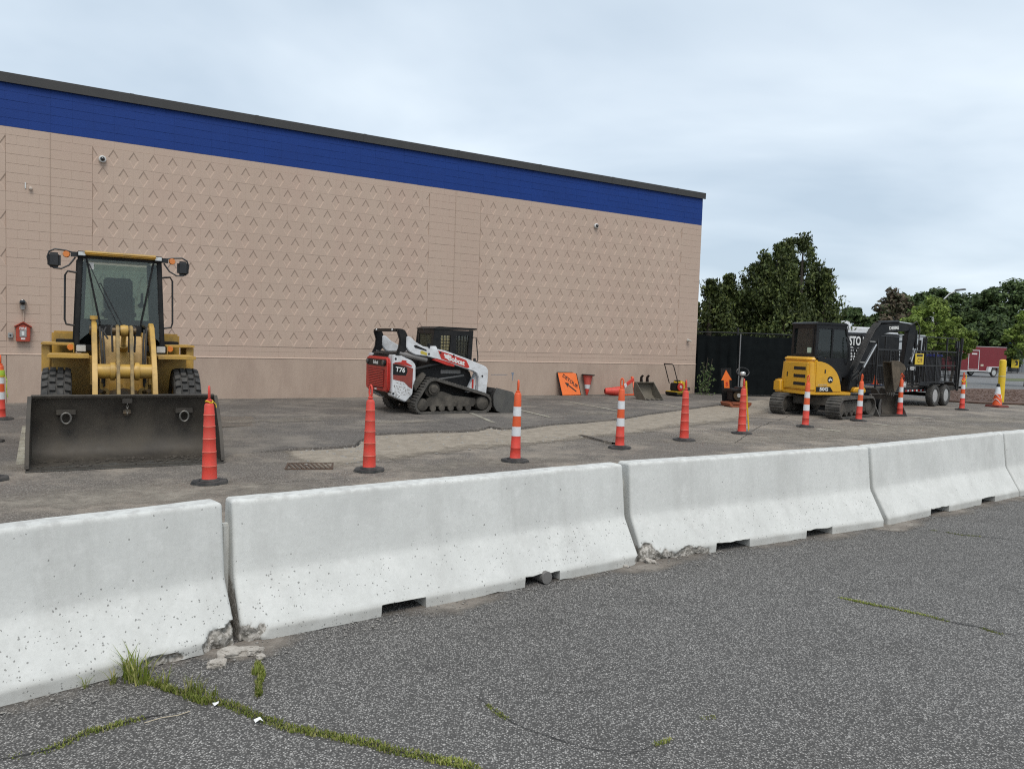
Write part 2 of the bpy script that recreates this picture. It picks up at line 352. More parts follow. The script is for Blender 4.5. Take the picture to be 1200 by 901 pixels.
blob(330, 495, 2.4, 1.0, .55, 0.054); blob(470, 497, 1.8, .5, .6, 0.055); blob(700, 487, 3.2, .6, .5, 0.056); blob(60, 545, 1.2, .8, .55, .009); blob(1150, 492, 4, 1.2, .6, .012)
M_gravel_edge = fade_mat('grit', (.16,.14,.12), (.25,.22,.19), (.36,.33,.29), .85)
rows = []
for (a, b) in BARS[:4]:
    d = (b-a).normalized(); nn_ = Vector((d.y, -d.x, 0)); L_ = (b-a).length
    for i in range(13):
        p = a+d*L_*i/12.0; k = .42+.42*mnoise.noise(p*1.6)+(.35 if i in (0, 12) else 0)
        rows.append([(*(p+nn_*t).xy, f*k) for t, f in ((-.05, 1.2), (.06, 1.1), (.16, .75), (.32, .2), (.5, 0))])
ribbon('grit_drift', rows, M_gravel_edge, .004)

# painted parking lines, worn
M_line = fade_mat('worn_line_paint', (.30,.27,.2), (.42,.39,.31), (.5,.48,.42), .8)
def line(p, q, z, wd=.1, k=.53):
    a = gnd(*p); b = gnd(*q); d = (b-a).normalized(); s_ = Vector((-d.y, d.x, 0))*wd/2; rr = []
    for i in range(13):
        c_ = a+(b-a)*i/12; rr.append([(*(c_-s_).xy, k), (*c_.xy, k+.06), (*(c_+s_).xy, k)])
    ribbon('painted_line', rr, M_line, z)
line((661,472), (730,485), .058); line((743,471), (800,480), .058); line((545,484), (580,499), .059); line((605,482), (645,492), .059)
line((955,503), (985,506), .016, .14, .7); line((1020,497), (1040,499), .016, .14, .7); line((1068,489), (1092,491), .016, .14, .7); line((30,500), (24,545), .012, .1, .58)

# cracks and pieces in the lot
M_dark = mat('soil_and_lip_shade', (.022,.02,.018), .95, bump=.5)  # soil in the cracks, also the painted shade strip under the lip
def crack(px, wd, m, z, name='crack_and_lip_shade', seedk=1.0):
    P = [gnd(*q) for q in px]; pts = []
    for a, b in zip(P, P[1:]):
        k = max(2, int((b-a).length/.05))
        for i in range(k):
            p = a+(b-a)*i/k; pts.append(p+Vector((mnoise.noise(p*6*seedk), mnoise.noise(p*6*seedk+Vector((9,3,1))), 0))*.022+Vector((mnoise.noise(p*1.7), mnoise.noise(p*1.7+Vector((4,4,4))), 0))*.05)
    pts.append(P[-1]); L_, R_ = [], []
    for i, p in enumerate(pts):
        d = (pts[min(i+1, len(pts)-1)]-pts[max(i-1, 0)]).normalized(); s_ = Vector((-d.y, d.x, 0))
        ww = wd*(.45+.8*abs(mnoise.noise(p*9)))*min(1, i/4+.1, (len(pts)-1-i)/4+.1)
        L_.append((*(p-s_*ww).xy, z)); R_.append((*(p+s_*ww).xy, z))
    k = len(pts); me = bpy.data.meshes.new(name); me.from_pydata(L_+R_, [], [(i, i+1, k+i+1, k+i) for i in range(k-1)])
    o = obj(name, me, m); tag(o, kind='structure'); return pts
CR = []
CR.append(crack([(122,798),(160,797),(190,806),(228,818),(262,826),(310,842),(370,857),(430,868),(470,880),(505,889),(560,903)], .013, M_dark, .005))
CR.append(crack([(301,770),(302,795),(300,822)], .009, M_dark, .005))
CR.append(crack([(-20,890),(20,886),(60,877),(110,857),(160,846),(200,838),(235,828)], .008, M_dark, .005))
CR.append(crack([(552,812),(580,833),(600,848),(640,865),(690,880),(730,887),(770,875),(790,868)], .0035, M_dark, .005))
CR.append(crack([(745,886),(775,905)], .005, M_dark, .005))
CR.append(crack([(985,700),(1030,711),(1080,720),(1120,729),(1160,738),(1215,752)], .007, M_dark, .005))
CR.append(crack([(1085,620),(1130,627),(1180,632),(1215,636)], .006, M_dark, .005))
crack([(640,812),(700,809),(745,803)], .003, M_dark, .005)
crack([(560,806),(545,795)], .003, M_dark, .005)
crack([(268,571),(330,566),(410,560)], .006, M_dark, .0085); crack([(860,520),(890,500),(925,488),(960,478)], .008, M_dark, .014)
crack([(450,486),(520,497),(560,505)], .009, M_dark, .060)

crack(lip_px[6:-2], .022, M_dark, .0135)  # not a crack: dark ribbon painting the lip's edge shade at its foot
# raised broken edge of concrete in the strip
mb = MB(); a, b = gnd(676, 510.5), gnd(716, 521); d = (b-a).normalized(); s_ = Vector((-d.y, d.x, 0)); q = 16
pr = [a+(b-a)*i/q+s_*mnoise.noise(Vector((i*.9, 2, 0)))*.05 for i in range(q+1)]
mb.add([(p.x, p.y, -.02) for p in pr]+[(p.x, p.y, .045*min(1, (i+.5)/3)) for i, p in enumerate(pr)]+[(*(p+s_*.35).xy, -.004) for p in pr], [(i, i+1, q+2+i, q+1+i) for i in range(q)]+[(q+1+i, q+2+i, 2*q+3+i, 2*q+2+i) for i in range(q)])
tag(mb.build('pavement_slab', M_lot, smooth=0), kind='structure')

# loose stones along the strip: nobody could count them
mb = MB()
def stone(mb, p, r, sq=.6):
    v = []; k0 = rnd.random()*9
    for (x, y, z) in ((1,0,0),(-1,0,0),(0,1,0),(0,-1,0),(0,0,1),(0,0,-1)):
        g = .65+.6*rnd.random(); v.append((p.x+(x*math.cos(k0)-y*math.sin(k0))*r*g, p.y+(x*math.sin(k0)+y*math.cos(k0))*r*g, p.z+z*r*g*sq))
    mb.add(v, [(0,2,4),(2,1,4),(1,3,4),(3,0,4),(2,0,5),(1,2,5),(3,1,5),(0,3,5)])
for _ in range(420):
    i = rnd.randrange(6, len(lip_px)-2); A_ = gnd(*lip_px[i]); B_ = gnd(*lowpx[i]); A2 = gnd(*lip_px[i+1]); B2 = gnd(*lowpx[i+1]); t = rnd.random()**1.5; s2 = rnd.random()
    p = (A_.lerp(A2, s2)).lerp(B_.lerp(B2, s2), t); p.z = .012; stone(mb, p, rnd.choice((.008, .012, .015, .03)))
for (a, b) in BARS[:4]:
    d = (b-a).normalized(); nn_ = Vector((d.y, -d.x, 0))
    for _ in range(120):
        p = a+d*(b-a).length*rnd.random()+nn_*(.02+.25*rnd.random()**2); p.z = .008; stone(mb, p, rnd.choice((.004, .006, .008, .011)))
tag(mb.build('loose_gravel', mat('gravel', (.30,.28,.25), .9, col2=(.16,.15,.14), scale=60, amt=1, world=True), smooth=0), 'loose grey gravel scattered on the torn pavement strip', 'gravel', kind='stuff')

# storm drain grate: frame and bars
g = thing('drain_grate', 'rusty steel storm drain grate set in the asphalt behind the barriers', 'drain grate', (*gnd(363, 547).xy, .008), R(12))
M_rust = mat('rusty_steel', (.085,.062,.048), .8, .5, (.16,.09,.055), 14, .8, .3, 60)
mb = MB(); mb.box(-.30,.30,-.24,-.215,-.06,.008); mb.box(-.30,.30,.215,.24,-.06,.008); mb.box(-.30,-.275,-.215,.215,-.06,.008); mb.box(.275,.30,-.215,.215,-.06,.008); mb.build('frame', M_rust, g, .003)
bar_me = MB().prism([(-.012,-.04),(.012,-.04),(.012,.006),(-.012,.006)], -.213, .213).mesh('bar')
for i in range(9):
    o = obj('bar', bar_me, M_rust, g); o.location.x = -.24+.06*i; o.rotation_euler.z = .25
MB().box(-.274,.274,-.214,.214,-.075,-.055).build('pit', mat('pit_black', (.004,.004,.004), .9), g)
p = gnd(263, 494)
o = MB().prism([(-.75,-.85),(.7,-.85),(.72,.8),(-.7,.85)], -.004, .022, 'z').build('steel_plate', mat('road_plate', (.13,.115,.1), .7, .35, (.2,.16,.12), 5, .7, .2, 30), None, .006)
o.location = (-5.15, 14.45, .024); o.rotation_euler.z = R(28); tag(o, 'flat rusty steel road plate on the asphalt behind the yellow loader', 'steel plate')
blob(255, 512, 1.0, .7, .55, .0095)

# ================================================================== BUILDING
bld = thing('store_building', 'long tan concrete block building wall with bright blue band along its roofline', 'building', WA, WYAW)
TAN, TAN2 = (.475,.366,.293), (.43,.322,.256)
M_tan = mat('tan_block_paint', TAN, .82, col2=TAN2, scale=.55, amt=.75, bump=.35, bscale=90, dirt=(.49,.36,.295), dirt_amt=.4, dirt_scale=1.1, spec=.25, world=True, streak=.35)
M_tan2 = mat('tan_parged_base', (.445,.345,.276), .85, col2=(.385,.295,.235), scale=1.1, amt=.8, bump=.2, bscale=40, dirt=(.30,.22,.18), dirt_amt=.35, dirt_scale=2.2, spec=.25, world=True, streak=.35)
M_blue = mat('blue_block_paint', (.003,.034,.195), .6, col2=(.0025,.027,.155), scale=1.3, amt=.6, bump=.35, bscale=80, spec=.3, world=True)
M_joint = mat('painted_joint', (.43,.33,.262), .9, bump=.2, world=True)
M_jblue = mat('blue_joint', (.0028,.03,.175), .8, world=True)
WL, WR = -9.0, 20.5
CH = .2015; Z0, ZT = 1.37, 5.80; PW = .4175
mb = MB(); mb.box(WL, WR, .031, .3, 0, 5.97); mb.build('wall_core', M_joint, bld)
mb = MB(); mb.box(WL, WR, .0095, .3, 5.975, 6.9); mb.build('parapet_core', M_jblue, bld)
mb = MB(); mb.box(WL, WR, .3, 26, 0, 6.7); mb.box(WR-.3, WR, .3, 26, 6.7, 6.9); mb.build('building_mass', M_tan2, bld)
# base: cast panels below a small ledge
for i, (a, b) in enumerate(((-9,0),(0,1.65),(1.65,10.0),(10.0,11.65),(11.65,19.67),(19.67,20.5))):
    MB().box(a+.004, b-.004, -.012, .02, 0, 1.06).build('base_panel', M_tan2, bld, .004)
MB().prism([(-.02,1.064),(-.02,1.078),(.0,1.10),(.021,1.10),(.021,1.064)], WL, WR, 'x').build('ledge', M_tan, bld)
def block_me(wd, ht, c=.003):
    mb = MB(); a, b = wd/2-.0003, ht/2-.0012
    mb.add([(-a,.02,-b),(a,.02,-b),(a,.02,b),(-a,.02,b),(-a+.0006,.006,-b+c*.5),(a-.0006,.006,-b+c*.5),(a-.0006,.006,b-c),(-a+.0006,.006,b-c)], [(4,5,6,7),(0,1,5,4),(1,2,6,5),(2,3,7,6),(3,0,4,7)])
    return mb
def tile_mb(wd, ht, half=0):
    """two courses of moulded block with a sunk diamond; half -1/+1 keeps one half"""
    mb = MB(); a, b = wd/2-.0003, ht/2-.0012; dw, dh = .112, ht/2-.008; iw, ih = dw-.026, dh-.047; D = .017
    x0, x1 = (-a, a) if half == 0 else ((0, a) if half > 0 else (-a, 0))
    def c(x): return min(max(x, x0), x1)
    # outer frame corners, outer diamond, inner diamond
    mb.add([(c(-a),0,-b),(c(0),0,-b),(c(a),0,-b),(c(a),0,0),(c(a),0,b),(c(0),0,b),(c(-a),0,b),(c(-a),0,0),
            (c(0),0,-dh),(c(dw),0,0),(c(0),0,dh),(c(-dw),0,0), (c(0),D,-ih),(c(iw),D,0),(c(0),D,ih),(c(-iw),D,0),
            (c(-a),D,-b),(c(a),D,-b),(c(a),D,b),(c(-a),D,b)],
           ([(0,1,8),(0,8,11,7),(7,11,10),(7,10,5,6),(8,12,15,11),(11,15,14,10)] if half <= 0 else []) +
           ([(1,2,3),(1,3,9,8),(3,4,5,10),(3,10,9),(8,9,13,12),(9,10,14,13)] if half >= 0 else []) +
           [(12,13,14,15) if half == 0 else ((12,13,14) if half > 0 else (12,14,15)), (16,17,2,0),(17,18,4,2),(18,19,6,4),(19,16,0,6)])
    bm_ = MB(); bm_.v = mb.v; bm_.f = mb.f
    return bm_
tile_full = tile_mb(PW, 2*CH).mesh('diamond_block', smooth=0); tile_r = tile_mb(PW, 2*CH, 1).mesh('diamond_block', smooth=0); tile_l = tile_mb(PW, 2*CH, -1).mesh('diamond_block', smooth=0)
items = []        # (mesh, mb, x, z, kind)
rest_t, rest_b, rest_u = MB(), MB(), MB(); cnt_t = cnt_b = 0
def put_tile(x, z, half):
    global cnt_t
    j = (rnd.random()-.5)*.004
    if cnt_t < 298 and x > -.3:
        cnt_t += 1; o = obj('diamond_block', {0: tile_full, 1: tile_r, -1: tile_l}[half], M_tan, bld); o.location = (x, j, z)
    else:
        t = tile_mb(PW, 2*CH, half); rest_t.add([(p[0]+x, p[1]+j, p[2]+z) for p in t.v], t.f)
bm_cache = {}
def put_block(x, z, wd, ht, blue=False, allow=True):
    global cnt_b
    j = (rnd.random()-.5)*.005
    key = (round(wd, 3), round(ht, 3), blue)
    if allow and cnt_b < 298:
        if key not in bm_cache: bm_cache[key] = block_me(wd, ht).mesh('wall_block', smooth=0)
        cnt_b += 1; o = obj('wall_block', bm_cache[key], M_blue if blue else M_tan, bld); o.location = (x, j, z)
    else:
        t = block_me(wd, ht); (rest_u if blue else rest_b).add([(p[0]+x, p[1]+j, p[2]+z) for p in t.v], t.f)
def panel(xa, xb, allow=True):
    n_ = int(round((xb-xa)/PW)); pw = (xb-xa)/n_; out_ = []
    for i in range(n_+1):
        for k in range(11):
            z = ZT-CH-2*CH*k; z = ZT - 2*CH*k - CH
            if k % 2 == 1:
                if i < n_: out_.append((xa+pw*(i+.5), z, 0))
            else: out_.append((xa+pw*i, z, 1 if i == 0 else (-1 if i == n_ else 0)))
    return out_
for t in panel(1.65, 1.65+PW*20)+panel(11.65, 11.65+PW*19)+panel(-PW*21, 0): put_tile(*t)
def plain(xa, xb, za, rows_, n_, allow=True, blue=False, ht=CH):
    wd = (xb-xa)/n_
    for r_ in range(rows_):
        z = za+ht*(r_+.5)
        if r_ % 2 == 0:
            for i in range(n_): put_block(xa+wd*(i+.5), z, wd, ht, blue, allow)
        else:
            put_block(xa+wd*.25, z, wd/2, ht, blue, allow)
            for i in range(n_-1): put_block(xa+wd*(i+1), z, wd, ht, blue, allow)
            put_block(xb-wd*.25, z, wd/2, ht, blue, allow)
plain(0.006, .826, Z0, 22, 2); plain(.834, 1.644, Z0, 22, 2); plain(10.006, 10.821, Z0, 22, 2); plain(10.829, 11.644, Z0, 22, 2)
plain(19.59, 20.5, Z0, 22, 2, False)
plain(0, 20.5, 1.1, 1, 49, False, ht=.135); plain(-9, 0, 1.1, 1, 21, False, ht=.135); plain(0, 20.5, 1.235, 1, 49, False, ht=.135); plain(-9, 0, 1.235, 1, 21, False, ht=.135)
plain(0, 20.5, 5.80, 1, 49, False, ht=.17); plain(-9, 0, 5.80, 1, 21, False, ht=.17)
BH = .93/5
for r_ in range(5): plain(0, 20.5, 5.97+BH*r_, 1, 49, True, True, BH); plain(-9, 0, 5.97+BH*r_, 1, 21, False, True, BH)
tag(rest_t.build('diamond_blocks', M_tan, bld, smooth=0), kind='stuff'); tag(rest_b.build('wall_blocks', M_tan, bld, smooth=0), kind='stuff')
tag(rest_u.build('band_blocks', M_blue, bld, smooth=0), kind='stuff')
M_cop = mat('dark_metal_coping', (.042,.040,.038), .55, .2, (.058,.055,.052), 2, .6)
mb = MB(); mb.prism([(-.06,6.885),(-.066,7.09),(.36,7.075),(.36,6.95),(.0,6.95),(.0,6.905),(-.03,6.885)], WL, WR+.07, 'x'); mb.box(WR-.3, WR+.07, .36, 26, 6.89, 7.075); mb.build('coping', M_cop, bld)
for i in range(10):
    x = -6+2.8*i; MB().prism([(-.063,6.883),(-.070,7.095),(.36,7.08),(.36,7.076),(-.067,7.091),(-.061,6.884)], x, x+.08, 'x').build('coping_seam', M_cop, bld)
for a, b in ((0,1.65),(10.0,11.65),(19.59,20.5)): MB().box(a+.001, b-.001, .0095, .03, Z0, 5.80).build('mortar_bed', M_joint, bld)
for a, b in ((1.10,Z0-.002),(5.802,5.97)): MB().box(WL, WR, .0098, .03, a, b).build('mortar_bed', M_joint, bld)
# control joint sealant strips
for x in (.83, 10.825): MB().box(x-.004, x+.004, -.004, .02, 1.1, 5.97).build('control_joint', M_joint, bld)

# things fixed on the wall
M_white = mat('white_plastic', (.62,.62,.60), .45, col2=(.5,.5,.48), scale=10, amt=.5, dirt=(.3,.28,.25), dirt_amt=.3, dirt_scale=8)
M_black = mat('black_plastic', (.012,.012,.013), .4, col2=(.03,.03,.03), scale=8, amt=.5)
M_blackp = mat('black_paint', (.008,.008,.009), .42, col2=(.017,.0165,.016), scale=5, amt=.6, spec=.25, dirt=(.06,.054,.046), dirt_amt=.3, dirt_scale=4, bump=.05, bscale=30)
M_lens = mat('dark_lens', (.005,.005,.006), .08, col2=(.01,.01,.012), scale=3, coat=.6)
def wall_thing(name, label, cat, u, z, out_=0.0): return thing(name, label, cat, wallp(u, out_, z), WYAW)
for u, z, lb in ((1.845, 5.53, 'white dome security camera high on the wall at the edge of the nearer diamond panel'), (15.85, 5.47, 'white dome security camera high on the wall above the orange detour sign')):
    t = wall_thing('security_camera', lb, 'security camera', u, z); t['group'] = 'dome cameras on the wall'
    MB().lathe([(.075,0),(.08,-.02),(.078,-.06),(.066,-.075),(.05,-.078)], ax='y', n=20).build('housing', M_white, t)
    MB().lathe([(.05,-.076),(.046,-.1),(.03,-.118),(.008,-.124)], ax='y', n=16).build('dome', M_lens, t)
t = wall_thing('bullet_camera', 'small pale bullet camera low on the wall near the building corner', 'security camera', 20.07, 1.92)
MB().lathe([(.05,0),(.05,-.025),(.02,-.03),(.02,-.07)], ax='y', n=14).build('mount', M_white, t)
MB().cyl((-.08,-.09,.0), (.06,-.10,-.02), .032, n=12).build('body', mat('cream_plastic', (.5,.45,.38), .5), t)
t = wall_thing('wall_stub', 'short white pipe stub and cap on the plain blocks above the fire box', 'pipe stub', .37, 4.72)
MB().box(-.02,.005,-.012,0,-.03,.10).build('bracket', M_white, t, .003); MB().lathe([(.035,0),(.035,-.05),(.02,-.06)], (.09,0,-.02), 'y', 12).build('cap', mat('tan_cap', (.5,.42,.35), .6), t)
# fire alarm pull box with little roof, conduit and lamp above
M_fire = mat('fire_red', (.40,.05,.02), .5, col2=(.30,.035,.016), scale=9, amt=.7, dirt=(.16,.05,.035), dirt_amt=.3, dirt_scale=9)
t = wall_thing('fire_alarm_box', 'red fire alarm call box with pitched top mounted on the tan wall', 'fire alarm box', .31, 1.36)
MB().prism([(-.13,0),(.13,0),(.135,.32),(0,.40),(-.135,.32)], -.12, .0, 'y').build('case', M_fire, t, .01)
MB().prism([(-.165,.31),(0,.41),(.165,.31),(.165,.335),(0,.437),(-.165,.335)], -.15, .0, 'y').build('roof', M_fire, t, .005)
MB().box(-.065,.065,-.128,-.12,.10,.255).build('door', mat('grey_metal', (.36,.36,.35), .45, .4, (.26,.26,.25), 12), t, .006)
MB().box(-.025,.025,-.137,-.128,.13,.22).build('handle', mat('white_handle', (.65,.65,.63), .4), t, .004)
text('FIRE', .075, (0,-.122,.285), (1,0,0), (0,0,1), mat('white_print', (.7,.7,.68), .6), t, bold=.002)
MB().box(-.04,.04,-.126,-.12,.045,.08).build('plate', mat('white_print', (.7,.7,.68), .6), t, .002)
t = wall_thing('alarm_lamp', 'grey alarm strobe on a thin conduit above the red fire box', 'alarm lamp', .305, 2.22)
MB().lathe([(.07,-.11),(.075,0)], ax='y', n=4).build('box', mat('grey_metal', (.36,.36,.35), .45, .4), t, .006)
MB().lathe([(.06,-.11),(.055,-.15),(.03,-.165)], ax='y', n=16).build('lamp', M_lens, t); MB().lathe([(.05,0),(.04,-.09)], (0,-.06,-.07), 'z', 12).build('base', mat('grey_metal', (.36,.36,.35), .45), t)
MB().cyl((.012,-.02,-.42), (.012,-.02,-.1), .014, n=8).build('conduit', M_tan2, t)
t = wall_thing('key_switch_box', 'little grey switch box on the wall left of the fire box', 'switch box', .075, 1.49)
MB().box(-.045,.045,-.05,0,-.055,.055).build('case', mat('grey_metal', (.36,.36,.35), .45), t, .006); MB().lathe([(.02,-.05),(.018,-.062)], ax='y', n=12).build('lock', M_lens, t)
t = thing('wall_light', 'dark floodlight arm sticking out from the building corner', 'wall light', wallp(20.5, -.6, 4.98), WYAW)
MB().cyl((0,0,0), (.2,0,.02), .02, n=8).build('arm', M_blackp, t); MB().prism([(.14,-.02),(.42,-.01),(.42,.04),(.14,.06)], -.1, .1).build('head', M_blackp, t, .008); MB().box(-.001,.015,-.06,.06,-.08,.08).build('plate', M_blackp, t)
# sprayed survey marks near the skid steer: thin blue paint
mk = thing('paint_mark', 'blue sprayed arrow mark on the wall low beside the white loader', 'paint mark', wallp(12.9, .0135, .62), WYAW)
MB().prism([(-.05,.12),(.06,.13),(.03,.04),(.012,-.12),(0,-.12),(-.005,.04)], -.001, .0, 'y').build('arrow_mark', mat('blue_spray', (.12,.19,.28), .8, col2=(.28,.25,.24), scale=25, amt=.8), mk)
MB().box(-.75,-.18,-.001,.0,.055,.068).build('line_mark', mat('blue_spray', (.12,.19,.28), .8), mk)

# ================================================================== CONCRETE BARRIERS
def barrier_mat():
    m = bpy.data.materials.new('barrier_concrete'); m.use_nodes = True; n = m.node_tree; b = n.nodes['Principled BSDF']; L = n.links.new
    P = n.nodes.new('ShaderNodeTexCoord').outputs['Object']
    oi_ = n.nodes.new('ShaderNodeAttribute'); oi_.attribute_type = 'OBJECT'; oi_.attribute_name = 'shift'
    va_ = n.nodes.new('ShaderNodeCombineXYZ'); L(oi_.outputs['Fac'], va_.inputs[0]); vadd = n.nodes.new('ShaderNodeVectorMath'); vadd.operation = 'ADD'; L(P, vadd.inputs[0]); L(va_.outputs[0], vadd.inputs[1]); P = vadd.outputs[0]
    def noise(s, d=5, r=.6, sc=(1,1,1)):
        mpn = n.nodes.new('ShaderNodeMapping'); mpn.inputs['Scale'].default_value = sc; L(P, mpn.inputs[0])
        z = n.nodes.new('ShaderNodeTexNoise'); z.inputs['Scale'].default_value = s; z.inputs['Detail'].default_value = d; z.inputs['Roughness'].default_value = r; L(mpn.outputs[0], z.inputs['Vector']); return z.outputs['Fac']
    def rng(i, a, b_, c, d):
        q = n.nodes.new('ShaderNodeMapRange'); L(i, q.inputs[0])
        for k, v in zip(('From Min','From Max','To Min','To Max'), (a, b_, c, d)): q.inputs[k].default_value = v
        return q.outputs[0]
    def mix(f, a, c):
        q = n.nodes.new('ShaderNodeMix'); q.data_type = 'RGBA'; L(f, q.inputs['Factor'])
        if isinstance(a, tuple): q.inputs['A'].default_value = (*a, 1)
        else: L(a, q.inputs['A'])
        q.inputs['B'].default_value = (*c, 1); return q.outputs['Result']
    def mul(a, c):
        q = n.nodes.new('ShaderNodeMath'); q.operation = 'MULTIPLY'; L(a, q.inputs[0]); L(c, q.inputs[1]); return q.outputs[0]
    col = mix(rng(noise(1.6, 6, .65), .35, .68, 0, .8), (.62,.62,.59), (.51,.51,.485))
    col = mix(rng(noise(3.2, 7, .72, (1, 1, .10)), .47, .70, 0, .5), col, (.42,.415,.39))       # rain streaks
    col = mix(rng(noise(5.5, 8, .75), .50, .70, 0, .6), col, (.68,.675,.645))
    col = mix(rng(noise(34, 6, .75), .46, .72, 0, .35), col, (.46,.455,.43))
    hz = n.nodes.new('ShaderNodeSeparateXYZ'); L(P, hz.inputs[0])
    # splash stain along the foot and weathered top
    col = mix(mul(rng(hz.outputs['Z'], .092, .06, 0, .75), rng(noise(4, 6), .35, .6, .3, 1)), col, (.40,.39,.36))
    col = mix(mul(rng(hz.outputs['Z'], .73, .763, 0, .55), rng(noise(16, 6, .7), .45, .6, 0, 1)), col, (.36,.35,.33))
    # bug holes, denser in some stretches and low on the face
    jn = n.nodes.new('ShaderNodeTexNoise'); jn.inputs['Scale'].default_value = 60; jn.inputs['Detail'].default_value = 3; L(P, jn.inputs['Vector'])
    jm = n.nodes.new('ShaderNodeVectorMath'); jm.operation = 'MULTIPLY_ADD'; L(jn.outputs['Color'], jm.inputs[0]); jm.inputs[1].default_value = (.016, .016, .016); L(P, jm.inputs[2])
    v = n.nodes.new('ShaderNodeTexVoronoi'); v.inputs['Scale'].default_value = 78; L(jm.outputs[0], v.inputs['Vector'])
    sp = n.nodes.new('ShaderNodeSeparateColor'); L(v.outputs['Color'], sp.inputs[0])
    oi = n.nodes.new('ShaderNodeAttribute'); oi.attribute_type = 'OBJECT'; oi.attribute_name = 'pits'
    dens0 = mul(rng(noise(1.5, 4, .7), .36, .60, .0, 1), rng(hz.outputs['Z'], .44, .24, .02, 1))
    dens = mul(dens0, oi.outputs['Fac'])
    gt = n.nodes.new('ShaderNodeMath'); gt.operation = 'LESS_THAN'; L(sp.outputs[0], gt.inputs[0]); q = rng(dens, 0, 1, .006, .42); L(q, gt.inputs[1])
    rad = rng(sp.outputs[1], .2, 1, .06, .46); sub = n.nodes.new('ShaderNodeMath'); sub.operation = 'LESS_THAN'; L(v.outputs['Distance'], sub.inputs[0]); L(rad, sub.inputs[1])
    hole = mul(gt.outputs[0], sub.outputs[0])
    hm = n.nodes.new('ShaderNodeMath'); hm.operation = 'MULTIPLY'; L(hole, hm.inputs[0]); hm.inputs[1].default_value = .78
    col = mix(hm.outputs[0], col, (.17,.165,.155))
    at_ = n.nodes.new('ShaderNodeAttribute'); at_.attribute_name = 'spall'
    ad = n.nodes.new('ShaderNodeMath'); ad.operation = 'ADD'; L(at_.outputs['Fac'], ad.inputs[0]); L(rng(noise(24, 5, .7), .3, .7, -.25, .25), ad.inputs[1])
    spm = rng(ad.outputs[0], .22, .34, 0, 1)
    va = n.nodes.new('ShaderNodeTexVoronoi'); va.inputs['Scale'].default_value = 75; L(jm.outputs[0], va.inputs['Vector'])
    sv_ = n.nodes.new('ShaderNodeSeparateColor'); L(va.outputs['Color'], sv_.inputs[0])
    ag = mix(rng(sv_.outputs[0], .3, .9, 0, 1), (.21,.195,.17), (.47,.44,.40))
    qq = n.nodes.new('ShaderNodeMix'); qq.data_type = 'RGBA'; L(spm, qq.inputs['Factor']); L(col, qq.inputs['A']); L(ag, qq.inputs['B']); col = qq.outputs['Result']
    L(col, b.inputs['Base Color']); b.inputs['Roughness'].default_value = .86; b.inputs['Specular IOR Level'].default_value = .25
    h = n.nodes.new('ShaderNodeMath'); h.operation = 'SUBTRACT'; L(rng(noise(26, 5, .7), 0, 1, 0, .5), h.inputs[0]); L(hole, h.inputs[1])
    bp = n.nodes.new('ShaderNodeBump'); bp.inputs['Strength'].default_value = .35; bp.inputs['Distance'].default_value = .008; L(h.outputs[0], bp.inputs['Height']); L(bp.outputs[0], b.inputs['Normal'])
    return m
M_bar = barrier_mat()
M_agg = mat('broken_concrete', (.30,.275,.24), .95, col2=(.13,.12,.105), scale=38, amt=1, bump=1.0, bscale=55, dirt=(.50,.47,.43), dirt_amt=.8, dirt_scale=30)
